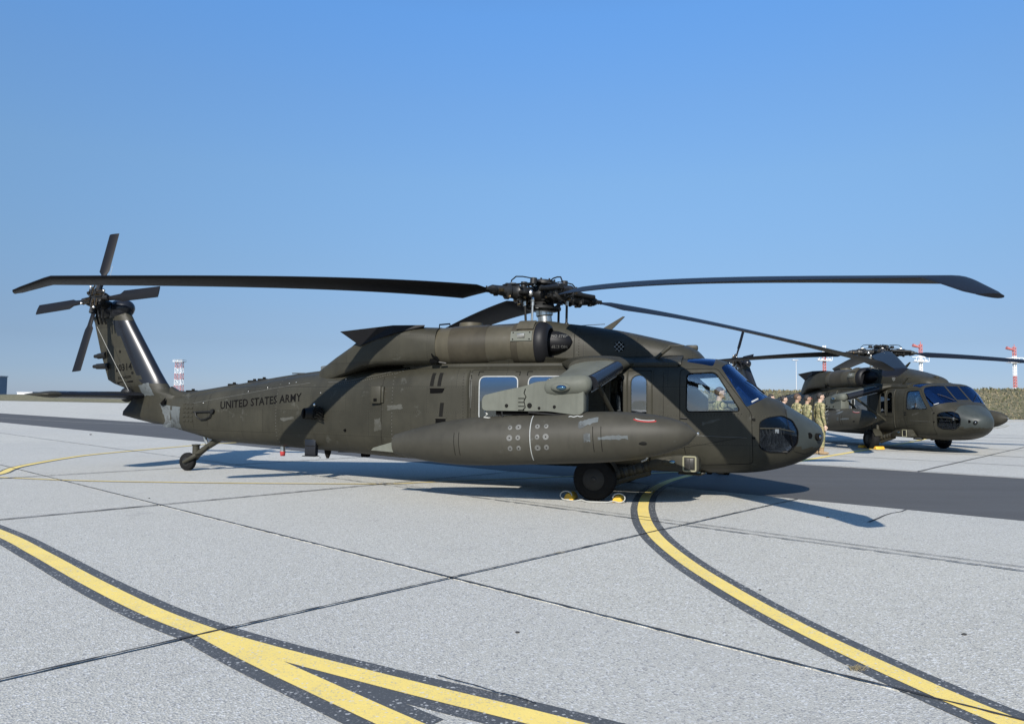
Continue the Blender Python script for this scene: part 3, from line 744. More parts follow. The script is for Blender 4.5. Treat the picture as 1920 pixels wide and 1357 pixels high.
# fittings along the spine of the tail cone
for i, (px, py, w_) in enumerate([(360, 733, .22), (437, 722, .18), (475, 714, .20), (493, 713, .18)]):
    x, _ = bp(px, py, 0); q = topz(x, 0, .03); b = MB(); b.box(q, (w_, .12, .09), bev=.012); b.cyl(q + Vector((.03, 0, .02)), q + Vector((.03, 0, .075)), .035, .03, 10); b.build('spine_fitting', 'seam', heli)
q = topz(bp(560, 702, 0)[0], 0, .06); b = MB(); b.box(q, (.28, .05, .02), bev=.006); b.cyl(q - Vector((.02, 0, .08)), q, .02, .02, 8); b.build('blade_antenna', 'paint_plain', heli)
q = topz(bp(613, 688, 0)[0], 0, .06); b = MB(); b.box(q, (.22, .10, .16), bev=.02, rot=Matrix.Rotation(-.15, 3, 'Y')); b.build('spine_light_housing', 'paint_primer', heli)
# drive shaft cover along the spine
b = MB(); rings = []
for x in frange(-7.75, -4.1, .2):
    z = topz(x, 0).z; wv = .17
    rings.append([Vector((x, wv * math.cos(a), z - .05 + .10 * math.sin(a))) for a in [PI * k / 8 for k in range(9)]] + [Vector((x, 0, z - .12))])
b.loft(rings); b.build('drive_shaft_cover', 'paint', heli, 30)
# ---- belly things
b = MB(); b.cyl((-5.3, -.1, .60), (-5.3, -.1, .47), .045, .05, 14); b.cyl((-5.3, -.1, .47), (-5.3, -.1, .38), .055, .045, 14, 1); b.build('anti_collision_light', ['steel', 'red'], heli)
x, z = bp(612, 845, -.3); b = MB(); b.lathe((x, -.25, .56), (x, -.25, .38), [(0, .07), (.5, .06), (1, .025)], 10); b.build('belly_antenna', 'seam', heli)
x, z = bp(683, 850, -.4); b = MB(); b.box((x, -.35, .48), (.16, .10, .08), bev=.02); b.build('belly_fitting', 'dark', heli)
for px in (1330, 1362):
    x, z = bp(px, 886, -.5); b = MB(); b.box((x, -.45, .40), (.09, .08, .07), bev=.02); b.build('belly_fitting', 'dark', heli)
x, z = bp(1335, 880, -.7); b = MB(); b.prism([(x - .22, -.66, .50), (x + .2, -.66, .56), (x + .12, -.70, .47), (x - .16, -.72, .40)], (0, 0, 0), (0, .02, .012)); b.tube([(x - .5, -.75, .40), (x - .18, -.74, .385), (x - .1, -.72, .42)], .022, 8, 0); b.build('cable_cutter', 'paint_plain', heli)

# ---- upper cowling
CT = [(-4.35, 1.85, 2.04, .22, 1.9, 2.5, 3), (-3.74, 1.9, 2.29, .40, 2.0, 2.6, 3), (-3.4, 1.95, 2.43, .50, 2.05, 2.8, 3), (-3.0, 1.98, 2.56, .56, 2.1, 3, 3), (-2.4, 2.0, 2.68, .60, 2.12, 3.2, 3), (-1.6, 2.02, 2.79, .62, 2.15, 3.4, 3), (-.6, 2.04, 2.85, .64, 2.15, 3.6, 3),
      (.1, 2.04, 2.86, .68, 2.15, 3.8, 3), (.57, 2.04, 2.81, .70, 2.15, 3.8, 3), (1.31, 2.05, 2.695, .69, 2.15, 3.6, 3), (2.0, 2.06, 2.54, .63, 2.15, 3.2, 3), (2.35, 2.08, 2.45, .56, 2.16, 3, 3), (2.60, 2.10, 2.36, .44, 2.16, 2.6, 3), (2.70, 2.12, 2.27, .32, 2.16, 2.3, 3), (2.76, 2.13, 2.19, .2, 2.16, 2.2, 2.2)]
cb_ = MB(); cb_.loft([sring(x, *interp(CT, x), n=40) for x in frange(-4.35, 2.4, .11) + frange(2.4, 2.76, .04)[1:]])
cowl_me = cb_.mesh('upper_cowling', ['paint'], 35); cowl = link('upper_cowling', cowl_me, heli); CB = bvh(cowl_me)
for s in (-1, 1):
    seam('cowling_seam', [(.70, 2.12), (.70, 2.72)], .005, closed=False, s=s, tree=CB)
    seam('cowling_seam', [(.70, 2.14), (2.3, 2.20)], .005, closed=False, s=s, tree=CB)
    q = side(*bp(1161, 650, -.68), 0, s, CB)
    b = MB(); b.cyl(q - Vector((0, -s * .002, 0)) , q + Vector((0, s * .012, 0)), .085, .08, 20); 
    b.build('cooling_vent', 'dark', heli)
    b = MB()
    for k in (-1, 0, 1):
        for dx, dz in ((1, 1), (1, -1)):
            o_ = Vector((-dz * .035 * k, 0, dx * .035 * k)); L_ = .05 if k else .068
            b.tube([q + Vector((0, s * .015, 0)) + o_ + Vector((dx, 0, dz)) * L_ * .9, q + Vector((0, s * .015, 0)) + o_ - Vector((dx, 0, dz)) * L_ * .9], .004, 4)
    b.build('vent_grille', 'seal', heli)
# roof shoulder between cabin side and cowling
for s in (-1, 1):
    b = MB(); rings = []
    for x in frange(-2.3, 2.45, .25):
        y0 = abs(side(x, 2.03, 0, s).y)
        k = 1 if x > -1.6 else (x + 2.3) / .7 * .6 + .4
        rings.append([Vector((x, s * q[0], q[1])) for q in ((y0 + .015, 2.06), (y0 + .01, 2.10), (y0 - .10, 2.155 * 1), (.60, 2.20 + .03 * k), (.5, 2.1))])
    b.loft(rings); b.build('roof_fairing', 'paint', heli, 25)
# ---- engines
for s in (-1, 1):
    yc, zc = s * .86, 2.42
    b = MB(); b.lathe((-1.62, yc, zc - .02), (-.22, yc, zc + .01), [(0, .315), (.04, .33), (.5, .345), (.94, .32), (1, .325)], 36)
    nac = b.build('engine_nacelle', 'nacelle', heli)
    b = MB(); b.lathe((-1.34, yc, zc - .013), (-.68, yc, zc + .001), [(0, .3405), (.5, .3485), (1, .340)], 36, cap=False); b.build('stained_panel', 'nacelle_dark', nac)
    b = MB(); b.lathe((-.235, yc, zc + .01), (.16, yc, zc + .01), [(0, .33), (.04, .345), (.5, .36), (.94, .355), (1, .34)], 36, 0); b.build('engine_front_frame', 'nacelle', heli)
    b = MB(); b.lathe((-.24, yc, zc + .01), (-.12, yc, zc + .01), [(0, .34), (.1, .352), (.9, .357), (1, .345)], 36, 0); b.build('clamp_band', 'nacelle_dark', nac)
    b = MB(); b.lathe((.15, yc, zc + .01), (.36, yc, zc + .01), [(0, .35), (.15, .365), (.6, .352), (.9, .31), (1, .26), (.7, .22), (.2, .20)], 36, 0, cap=False); b.lathe((.10, yc, zc + .01), (.2, yc, zc + .01), [(0, .3), (1, .25)], 30, 0); b.build('intake_lip', 'intake', heli)
    b = MB(); b.lathe((.05, s * .72, zc + .05), (.68, s * .66, zc + .04), [(0, .20), (.35, .20), (.6, .185), (.8, .145), (.92, .095), (1, .01)], 28, 0); b.build('intake_fairing', 'intake', heli)
    # riveted plate and latch on the nacelle
    b = MB(); R_ = .372
    pts = [(x, a) for x in (-.23, .13) for a in (math.radians(4), math.radians(30))]
    v = []; f = []
    for i in range(7):
        a = math.radians(4 + 26 * i / 6)
        for x in (-.23, .13): v.append((x, yc + s * R_ * math.cos(a), zc + .01 + R_ * math.sin(a)))
    f = [(2 * i, 2 * i + 1, 2 * i + 3, 2 * i + 2) for i in range(6)]; b.add(v, f)
    for x in (-.19, .09):
        for a in (math.radians(8), math.radians(26)): b.cyl((x, yc + s * R_ * math.cos(a), zc + .01 + R_ * math.sin(a)), (x, yc + s * (R_ + .008) * math.cos(a), zc + .01 + (R_ + .008) * math.sin(a)), .013, .011, 8, 1)
    a = math.radians(17); b.box((-.05, yc + s * (R_ + .01) * math.cos(a), zc + .01 + R_ * math.sin(a)), (.13, .04, .07), 2, bev=.01, rot=Matrix.Rotation(-s * a, 3, 'X'))
    b.build('riveted_plate', ['paint_grey', 'seam', 'steel'], nac, fix=False)
    b = MB(); v = []; 
    for i in range(7):
        a = math.radians(34 + 50 * i / 6)
        for x in (-.15, .14): v.append((x, yc + s * .378 * math.cos(a), zc + .02 + .378 * math.sin(a)))
    b.add(v, [(2 * i, 2 * i + 1, 2 * i + 3, 2 * i + 2) for i in range(6)]); b.build('access_flap', 'nacelle', nac, fix=False)
    # pylon under the engine
    b = MB(); rings = [[Vector((x, s * q[0], q[1])) for q in ((.55, 2.12), (1.02, 2.12), (1.08, z1), (.5, z1))] for x, z1 in ((-1.7, 2.28), (-.9, 2.24), (-.2, 2.22), (.35, 2.20), (.9, 2.15))]
    b.loft(rings); b.build('engine_mount_fairing', 'paint', heli, 25)
    b = MB(); q = Vector((-1.62, yc + s * .22, 2.18)); b.box(q, (.16, .12, .14), 0, bev=.02); b.tube([q + Vector((-.06, s * .07, .16)), q + Vector((.0, s * .09, .05)), q + Vector((.10, s * .05, -.02))], .018, 8, 0); b.tube([q + Vector((.1, s * .06, -.05)), q + Vector((.22, s * .03, -.07))], .014, 8, 1); b.build('drain_fitting', ['dark', 'hubmetal'], heli)
    # exhaust suppressor: cowl body flowing back, and its overhanging top plate
    b = MB(); rings = []
    for x, y0, y1, z0, z1, rr_ in ((-1.58, .53, 1.19, 2.09, 2.735, .30), (-1.95, .46, 1.20, 2.09, 2.745, .24), (-2.3, .42, 1.20, 2.10, 2.735, .16), (-2.7, .40, 1.16, 2.10, 2.71, .12), (-3.05, .36, 1.06, 2.06, 2.62, .12), (-3.35, .34, .93, 1.98, 2.45, .12), (-3.8, .25, .72, 1.88, 2.26, .10), (-4.25, .15, .50, 1.80, 2.05, .08)):
        rings.append([Vector((x, s * y, z)) for y, z in rounded([(y0, z0), (y1, z0), (y1, z1), (y0, z1)], rr_, 4)])
    b.loft(rings); ex = b.build('exhaust_suppressor', 'paint', heli, 30)
    b = MB(); top = [(-1.80, 1.12, 2.765), (-2.35, 1.22, 2.765), (-3.42, 1.16, 2.685), (-3.30, .55, 2.70), (-2.2, .5, 2.77)]
    low = [(-1.80, 1.12, 2.745), (-2.35, 1.24, 2.62), (-3.06, 1.10, 2.44), (-3.02, .50, 2.46), (-2.2, .48, 2.66)]
    n5 = 5; b.add([(x, s * y, z) for x, y, z in top + low], [tuple(range(5)), tuple(range(9, 4, -1))] + [(i, (i + 1) % 5, (i + 1) % 5 + 5, i + 5) for i in range(5)])
    b.build('exhaust_duct', 'blade', heli, 20)
    b = MB(); b.cyl((-1.15, s * .62, 2.72), (-1.15, s * .62, 2.83), .22, .20, 22); b.build('cooling_inlet', 'nacelle', heli)
    b = MB(); b.tube([(-1.75, s * .62, 2.74), (-1.75, s * .62, 2.82), (-1.55, s * .62, 2.83), (-1.55, s * .62, 2.75)], .014, 6); b.build('hand_hold', 'hubpaint', heli)
# antennas on top
b = MB(); b.prism([(1.0, -.03, 2.72), (1.17, -.03, 2.70), (1.42, -.03, 2.94), (1.39, -.03, 2.945)], (0, 0, 0), (0, .05, 0)); b.tube([(.62, -.06, 2.80), (1.08, -.02, 2.82)], .006, 5); b.build('wire_cutter', 'paint_plain', heli)
for s in (-1,):
    b = MB(); x0, z0 = bp(1230, 672, -.85); x1, z1 = bp(1257, 649, -.85); b.tube([(x0, -.85, z0), (x1, -.85, z1)], .03, 8); b.box((x1 + .09, -.85, z1 + .005), (.24, .05, .02), bev=.006); b.build('bent_blade_antenna', 'paint_plain', heli)
b = MB(); x0, z0 = bp(1297, 650, 0); b.box((x0, 0, z0 - .02), (.20, .12, .09), bev=.025); b.build('free_air_probe', 'paint_plain', heli)

# ---- tail pylon
fin_pts = [bp(a, b, 0) for a, b in [(352, 742), (322, 735), (300, 696), (253, 606), (243, 585), (208, 578), (176, 592), (190, 660), (205, 715), (241, 729), (255, 738), (247, 752), (231, 772), (231, 779), (300, 796), (345, 806)]]
def fin_thick(x, z): 
    t = (z - .9) / 2.7; return .21 - .07 * max(0, min(1, t))
LE = [bp(352, 742, 0), bp(322, 735, 0), bp(300, 696, 0), bp(253, 606, 0), bp(240, 580, 0)]
TEu = [(bp(205, 715, 0)), bp(176, 592, 0)]
rings = []
prof_z = frange(.95, 3.50, .085)
def poly_x(poly, z, lo=True):
    xs = []
    for i in range(len(poly)):
        (xa, za), (xb, zb2) = poly[i], poly[(i + 1) % len(poly)]
        if (za - z) * (zb2 - z) <= 0 and abs(za - zb2) > 1e-6: xs.append(xa + (xb - xa) * (z - za) / (zb2 - za))
    return (min(xs), max(xs)) if len(xs) > 1 else None
for z in prof_z:
    r = poly_x(fin_pts, z)
    if not r: continue
    xa, xb = r; t = fin_thick(xa, z); ring = []
    xb = min(xb, -7.80)
    K = 20
    up_ = []
    for k in range(K + 1):
        u = 0.5 - 0.5 * math.cos(PI * k / K)
        up_.append((xb - (xb - xa) * u, max(.004, t * math.sqrt(max(0, 1 - ((.32 - u) / .32) ** 2)) if u < .32 else t * (1 - ((u - .32) / .68) ** 1.3 * .90))))
    ring = [Vector((x, y, z)) for x, y in up_] + [Vector((x, -y, z)) for x, y in up_[::-1]]
    rings.append(ring)
fbm = MB(); fbm.loft(rings); fin_me = fbm.mesh('tail_fin', ['paint', 'deice', 'paint_primer', 'hubpaint'], 50)
lx0 = bp(300, 700, 0); lx1 = bp(250, 606, 0)
for p in fin_me.polygons:
    c = p.center
    le = poly_x(fin_pts, min(max(c.z, .96), 3.49))
    if le and 1.78 < c.z < 3.16 and c.x > le[1] - .46: p.material_index = 1
    if False and c.z < 1.62 and -8.55 < c.x < -7.95 - (c.z - .95) * .25 and c.z > 1.0 and c.x > -8.5 + (1.5 - c.z) * .2 - .1: p.material_index = 2
    if c.z < 1.55 and c.x < -9.02: p.material_index = 3
finish(fin_me, 50)
fin = link('tail_fin', fin_me, heli); FB = bvh(fin_me)
# fairing where the fin grows out of the tail cone
b = MB(); rings = []
for x, z0, z1, w_ in ((-7.55, 1.2, 1.60, .24), (-7.8, 1.1, 1.64, .235), (-8.0, 1.1, 1.66, .20), (-8.15, 1.15, 1.74, .12)):
    rings.append([Vector((x, y, z)) for y, z in rounded([(-w_, z0), (w_, z0), (w_ * .55, z1), (-w_ * .55, z1)], .09, 4)])
b.loft(rings); b.build('fin_fillet', 'paint', heli, 40)
# gearbox fairing on top
b = MB(); c0 = bp(222, 580, 0); b.ell((c0[0] + .02, .02, c0[1] - .02), (.36, .24, .23), 0, 22, 14, Matrix.Rotation(-.25, 3, 'Y')); b.ell((c0[0] - .22, -.08, c0[1] - .02), (.30, .22, .20), 0, 18, 12); b.build('tail_gearbox_fairing', 'deice', heli)
for (pa, pb_) in (((200, 665), (184, 668)), ((205, 686), (182, 687))):
    xa, za = bp(*pa, -.05); xb, zb2 = bp(*pb_, -.05); b = MB(); b.cyl((xa, -.05, za), (xb, -.05, zb2), .07, .06, 14); b.cyl((xb, -.05, zb2), (xb - .09, -.05, zb2), .045, .04, 12); b.build('fin_antenna', 'hubpaint', heli)
for (px, py) in ((227, 659), (252, 699)):
    q = side(*bp(px, py, -.12), .004, -1, FB); b = MB(); b.cyl(q + Vector((0, .01, 0)), q - Vector((0, .006, 0)), .03, .03, 12); b.build('fin_port', 'seam', heli)
q = side(*bp(308, 747, -.2), .0, -1); b = MB()
b.prism([(bp(a, c, -.22)[0], -.245, bp(a, c, -.22)[1]) for a, c in ((302, 756), (311, 746), (310, 757), (304, 760))], (0, 0, 0), (0, .02, 0)); b.build('fin_cutout', 'dark', heli)
# ---- stabilator
b = MB(); rings = []
def foil(xc, chord, t, n=10):
    pts = []
    for k in range(n + 1):
        u = 0.5 - 0.5 * math.cos(PI * k / n); pts.append((xc + chord * (.5 - u), t * chord * 2.6 * (.2969 * math.sqrt(u) - .126 * u - .3516 * u * u + .2843 * u**3 - .1036 * u**4) * 1.9))
    return pts
for y, ch, th in ((-2.24, .40, .05), (-2.20, .62, .10), (-2.0, .80, .13), (-1.0, .90, .13), (0, .98, .13), (1.0, .90, .13), (2.0, .80, .13), (2.20, .62, .10), (2.24, .40, .05)):
    P = foil(-9.25, ch, th); rings.append([Vector((x, y, 1.545 + z * 1.3)) for x, z in P] + [Vector((x, y, 1.545 - z * 1.3)) for x, z in P[::-1][1:-1]])
b.loft(rings)
st_me = b.mesh('stabilator', ['paint', 'deice'], 40)
for p in st_me.polygons:
    if abs(p.center.y) < 1.95 and p.center.x < 99: p.material_index = 1
link('stabilator', st_me, heli)
b = MB(); b.ell((-9.15, -.20, 1.56), (.17, .10, .16)); b.ell((-9.15, .20, 1.56), (.17, .10, .16)); b.build('stabilator_hinge', 'hubpaint', heli)
# ---- tail rotor (canted)
CANT = math.radians(20); TC = Vector((-9.80, -.44, 3.58))
e1 = Vector((1, 0, 0)); e2 = Vector((0, math.sin(CANT), math.cos(CANT))); e3 = e1.cross(e2)
def tr_angle(px, py):
    o, d = bray(px, py); t = (TC - o).dot(e3) / d.dot(e3); q = o + d * t - TC
    return math.atan2(q.dot(e2), q.dot(e1)), q.length
# blade mesh: along +X, paddle with narrower root
b = MB(); rings = []
for r, c0_, c1_, th, tw in ((.16, -.045, .045, .05, 6), (.30, -.05, .05, .04, 6), (.62, -.075, .075, .03, 6), (.70, -.11, .14, .026, 6), (1.2, -.11, .14, .020, 5), (1.66, -.11, .14, .013, 4)):
    t_ = math.radians(tw); ring = []
    for y, z in ((c1_, 0), (c1_ * .7, th * .8), (0, th), (c0_ * .7, th * .5), (c0_, 0), (c0_ * .7, -th * .4), (0, -th * .6), (c1_ * .7, -th * .6)):
        ring.append(Vector((r, y * math.cos(t_) - z * math.sin(t_), y * math.sin(t_) + z * math.cos(t_))))
    rings.append(ring)
b.loft(rings); trb = b.mesh('tail_rotor_blade', ['blade'], 40)
FR = Matrix((e1, e2, e3)).transposed().to_4x4()
base = [tr_angle(216, 439), tr_angle(298, 548), tr_angle(71, 580), tr_angle(142, 696)]
print('tail rotor', [(round(math.degrees(a)), round(r, 2)) for a, r in base])
for a, r in base:
    o = link('tail_rotor_blade', trb, heli); o.matrix_local = Matrix.Translation(TC) @ FR @ Matrix.Rotation(a, 4, 'Z') @ Matrix.Diagonal((r / 1.66, 1, 1, 1))
b = MB(); rq = random.Random(5)
def tp(u, v, w): return TC + e1 * u + e2 * v + e3 * w
b.cyl(tp(0, 0, -.35), tp(0, 0, .02), .10, .13, 16, 0); b.box(tp(0, 0, .02), (.40, .13, .40), 0, rot=Matrix((e1, -e3, e2)).transposed() @ Matrix.Rotation(.35, 3, 'Y'), bev=.04); b.lathe(tp(0, 0, -.02), tp(0, 0, .10), [(0, .19), (.4, .19), (1, .12)], 12, 0)
for a, r in base:
    c, s_ = math.cos(a), math.sin(a)
    b.cyl(tp(c * .1, s_ * .1, .05), tp(c * .34, s_ * .34, .05), .06, .05, 10, 1)
    b.tube([tp(-s_ * .16 + c * .1, c * .16 + s_ * .1, .12), tp(c * .3 - s_ * .05, s_ * .3 + c * .05, .10)], .018, 6, 0)
    b.ell(tp(c * .26 - s_ * .12, s_ * .26 + c * .12, .13), (.03, .03, .03), 3, 8, 6)
    for k in range(4):
        b.tube([tp(c * .05 - s_ * .04 * k, s_ * .05 + c * .04 * k, .13), tp(c * .22 - s_ * .05 * k, s_ * .22 + c * .05 * k, .12)], .012, 6, 2 if k % 2 else 1)
for k in range(14):
    p = tp(rq.uniform(-.2, .2), rq.uniform(-.2, .2), rq.uniform(.06, .14)); b.box(p, (rq.uniform(.02, .06),) * 3, rq.choice([0, 1, 1, 2]), rot=Matrix.Rotation(rq.uniform(0, 3), 3, 'Y'))
b.build('tail_rotor_hub', ['hubpaint', 'hubmetal', 'bronze', 'steel'], heli)
b = MB()
for k in range(3): b.tube([tp(.1 * k, -.22, -.05), tp(.05 + .08 * k, -.38, -.1), tp(.02 + .1 * k, -.48, -.22)], .02, 6)
b.build('pitch_cables', 'seam', heli)
def bpt(px, py, y): x, z = bp(px, py, y); return Vector((x, y, z))
b = MB(); b.tube([bpt(173, 594, -.55), bpt(200, 650, -.45), bpt(241, 732, -.3)], .0045, 6); b.tube([bpt(211, 499, -.4), bpt(204, 528, -.45)], .003, 5); b.build('tie_down_line', 'rope', heli)

# bare-primer patches on the fin root, small bright screws along the spine
ALLT = bvh(outer_me, tail_me, fin_me)
def patch(name, quad_px, y, mat, off=.004, n=10, seed=1, s=-1):
    r = random.Random(seed); P = [Vector(bp(a, c, y)) for a, c in quad_px]; v = []
    for i in range(n + 1):
        for j in range(n + 1):
            u, w = i / n, j / n; q = P[0] * (1 - u) * (1 - w) + P[1] * u * (1 - w) + P[2] * u * w + P[3] * (1 - u) * w
            if i in (0, n) or j in (0, n): q = q + Vector((r.uniform(-.012, .012), r.uniform(-.012, .012)))
            v.append(side(q.x, q.y, off, s, ALLT))
    b = MB(); b.add(v, [(i * (n + 1) + j, i * (n + 1) + j + 1, (i + 1) * (n + 1) + j + 1, (i + 1) * (n + 1) + j) for i in range(n) for j in range(n)])
    return b.build(name, mat, heli, 60, fix=False)
patch('bare_primer_patch', [(297, 757), (341, 763), (337, 806), (311, 799)], -.24, 'paint_primer', seed=1)
patch('bare_primer_patch', [(257, 722), (277, 718), (288, 741), (261, 742)], -.2, 'paint_primer', seed=2)
for px, py in ((378, 755), (466, 734), (505, 727), (547, 719), (561, 717), (620, 737), (668, 712)):
    q = side(*bp(px, py, -.4), .002); b = MB(); b.ell(q, (.012, .012, .012), 0, 8, 6); b.build('skin_screw', 'steel', heli)

# rows of rivets and worn light edges on the skin (too many to pick apart singly)
def rivet_row(pts, y, tree, step=.045, r=.007, mat='greymark', sides=(-1, 1)):
    P = dens([bp(a, c, y) for a, c in pts], step, False)
    for s in sides:
        b = MB()
        for x, z in P: b.ell(side(x, z, .001, s, tree), (r, r * .6, r), 0, 6, 4)
        o = b.build('rivet_row', mat, heli, 60); o['kind'] = 'stuff'
rivet_row([(625, 719), (660, 716), (700, 709), (745, 699), (765, 692)], -.95, ALLT)
rivet_row([(660, 690), (661, 716)], -.85, ALLT, mat='seam')
rivet_row([(1288, 776), (1340, 777), (1390, 776)], -1.05, ALLT, mat='seam')
rivet_row([(1085, 616), (1085, 676)], -.7, CB, mat='seam')
rivet_row([(1090, 676), (1180, 680), (1270, 684)], -.72, CB, step=.06)
rivet_row([(345, 744), (345, 800)], -.28, ALLT, mat='seam')
rivet_row([(520, 708), (517, 835)], -.55, ALLT, step=.06)
rivet_row([(735, 700), (733, 848)], -1.12, ALLT, step=.06)
rivet_row([(868, 700), (868, 800)], -1.18, ALLT, step=.05, mat='seam')
for pts, y, r in (([(600, 716), (640, 714), (700, 704), (760, 690)], -.95, .0035), ([(345, 757), (440, 741), (520, 727), (590, 718)], -.45, .0035), ([(1305, 816), (1400, 821)], -1.08, .003)):
    for s in (-1, 1):
        b = MB(); b.tube([side(x, z, .001, s, ALLT) for x, z in dens(px_poly(pts, y), .05, False)], r, 5); b.build('worn_edge', 'greymark', heli)
# scuffs where the paint has rubbed pale
for i, (q, y) in enumerate([([(722, 760), (752, 758), (755, 766), (724, 769)], -1.15), ([(700, 786), (712, 784), (714, 806), (699, 808)], -1.1), ([(524, 784), (552, 781), (553, 786), (526, 789)], -.62), ([(1315, 792), (1348, 784), (1352, 787), (1318, 797)], -1.08), ([(880, 700), (884, 700), (884, 765), (881, 765)], -1.18)]):
    patch('paint_scuff', q, y, 'scuff', off=.003, n=6, seed=20 + i)
# ---- main rotor
HUB = Vector((-.03, 0, 3.36)); TILT = Matrix.Rotation(math.radians(3), 4, 'Y')
RR = 8.16
def blade_mesh():
    b = MB(); rings = []
    rs_ = [1.0, 1.12, 1.25, 1.42, 1.62] + frange(1.9, 7.4, .3) + [7.6, 7.72, 7.80, 7.95, 8.08, 8.14, RR]
    for r in rs_:
        if r < 1.42: c = .16 + (.58 - .16) * max(0, (r - 1.12) / .30); 
        else: c = .60
        if r < 1.12: c = .16
        if r > 7.75: c = .60 - .20 * (r - 7.75) / .41
        if r > 8.1: c *= .8
        th = .105 * c if r > 1.4 else .105 * .30
        tw = math.radians(17.5 - 14.0 * max(0, (r - 1.4)) / 6.7)
        sw = -max(0, r - 7.72) * math.tan(math.radians(24))
        dr = -.66 * ((r / RR) ** 2 * (3 - r / RR) / 2) - max(0, r - 7.74) * .33
        ring = []
        for k in range(18):
            a = 2 * PI * k / 18; u = 0.5 + 0.5 * math.cos(a)       # u=1 leading edge
            y = c * (u - .75); tt = th * (math.sin(a)) * (0.35 + .9 * u) * .62
            ring.append(Vector((r, y * math.cos(tw) - tt * math.sin(tw) + sw, y * math.sin(tw) + tt * math.cos(tw) + dr)))
        rings.append(ring)
    b.loft(rings); return b.mesh('main_rotor_blade', ['blade'], 50)
blade_me = blade_mesh()
AZ1 = [-48.0, 41.0, 226.2, 131.0]
def arm_mesh():
    b = MB(); rq = random.Random(21)
    b.cyl((.12, 0, 0), (.52, 0, 0), .12, .105, 14, 0)
    b.box((.40, 0, .0), (.24, .26, .19), 0, bev=.03)
    b.lathe((.50, 0, 0), (1.08, 0, -.01), [(0, .13), (.08, .15), (.16, .12), (.3, .12), (.34, .145), (.42, .145), (.46, .10), (.75, .075), (.78, .085), (.9, .08), (1, .05)], 14, 1)
    b.box((1.04, 0, -.01), (.22, .17, .055), 0, bev=.012)
    for k in range(5):
        b.cyl((.96 + .045 * k, .045, .0), (.96 + .045 * k, .045, .035), .014, .014, 6, 1); b.cyl((.96 + .045 * k, -.045, .0), (.96 + .045 * k, -.045, -.055), .014, .014, 6, 1)
    b.tube([(.36, -.20, .07), (.95, -.13, .05)], .045, 10, 0); b.tube([(.55, -.18, .065), (.80, -.15, .06)], .030, 8, 2)   # lead-lag damper
    b.ell((.34, -.20, .07), (.055, .055, .06), 0, 10, 8)
    b.box((.50, .22, -.02), (.14, .20, .07), 0, bev=.02); b.ell((.42, .30, -.03), (.045, .045, .06), 2, 10, 8)              # pitch horn
    for k in range(30):
        p = Vector((rq.uniform(.2, .98), rq.uniform(-.16, .16), rq.uniform(-.12, .13))); w = rq.uniform(.02, .055)
        b.box(p, (w * 1.5, w, w), rq.choice([0, 0, 0, 1, 2, 3]), rot=Matrix.Rotation(rq.uniform(0, 3), 3, 'Z'), bev=.004)
    for k in range(4):
        y = rq.uniform(-.1, .1); b.tube([(.15, y, .10), (.35, y * 1.6, .17), (.60, y, .13), (.80, y * .6, .10)], .009, 5, 0)
    b.box((.62, .0, .145), (.10, .07, .03), 2, bev=.006)
    return b.mesh('rotor_arm', ['hubpaint', 'hubmetal', 'steel', 'bronze'], 35)
arm_me = arm_mesh()
def loop_mesh():
    b = MB(); b.tube([(.16, .02, .20), (.30, .03, .245), (.45, .03, .25), (.58, .03, .235), (.66, .02, .16), (.66, .02, .05)], .012, 6)
    return b.mesh('hub_cable', ['seam'], 40)
loop_me = loop_mesh()
def place_rotor(root, az):
    for a in az:
        Mt = Matrix.Translation(HUB) @ TILT @ Matrix.Rotation(math.radians(a), 4, 'Z')
        o = link('main_rotor_blade', blade_me, root); o.matrix_local = Mt @ Matrix.Diagonal((.957 if abs(a - 226.2) < .1 else 1, 1, 1, 1))
        o = link('rotor_arm', arm_me, root); o.matrix_local = Mt
        o = link('hub_cable', loop_me, root); o.matrix_local = Mt @ Matrix.Translation((0, 0, .03))
place_rotor(heli, AZ1)
hubm = MB()
hubm.lathe((0, 0, -.14), (0, 0, .14), [(0, .16), (.2, .24), (.45, .27), (.55, .27), (.8, .24), (1, .18)], 20, 0)
hubm.lathe((0, 0, .13), (0, 0, .27), [(0, .15), (.3, .13), (.5, .21), (.85, .21), (1, .17)], 20, 1)
for k in range(8):
    a = 2 * PI * k / 8; hubm.cyl((.19 * math.cos(a), .19 * math.sin(a), .25), (.19 * math.cos(a), .19 * math.sin(a), .285), .018, .018, 6, 1)
for k in range(4):
    a = PI / 4 + k * PI / 2 + .6; c, s = math.cos(a), math.sin(a)
    hubm.box((c * .26, s * .26, .20), (.30, .10, .03), 0, rot=Matrix.Rotation(a, 3, 'Z'), bev=.008); hubm.cyl((c * .40, s * .40, .15), (c * .40, s * .40, .25), .06, .06, 12, 1)
hubm.lathe((0, 0, -.28), (0, 0, -.13), [(0, .26), (.2, .33), (.5, .33), (.6, .22), (1, .18)], 24, 0)
rq = random.Random(9)
for k in range(34):
    a = rq.uniform(0, 2 * PI); r = rq.uniform(.16, .34); w = rq.uniform(.03, .07)
    hubm.box((r * math.cos(a), r * math.sin(a), rq.uniform(-.25, .17)), (w, w, w * 1.2), rq.choice([0, 0, 0, 1, 2, 3]), rot=Matrix.Rotation(a, 3, 'Z'), bev=.006)
for k in range(10):
    a = rq.uniform(0, 2 * PI); r = .3; hubm.tube([(r * math.cos(a), r * math.sin(a), -.2), (.36 * math.cos(a + .3), .36 * math.sin(a + .3), -.02), (.2 * math.cos(a + .5), .2 * math.sin(a + .5), .15)], .011, 5, 0)
o = hubm.build('rotor_hub', ['hubpaint', 'hubmetal', 'bronze', 'steel'], heli); o.matrix_local = Matrix.Translation(HUB) @ TILT
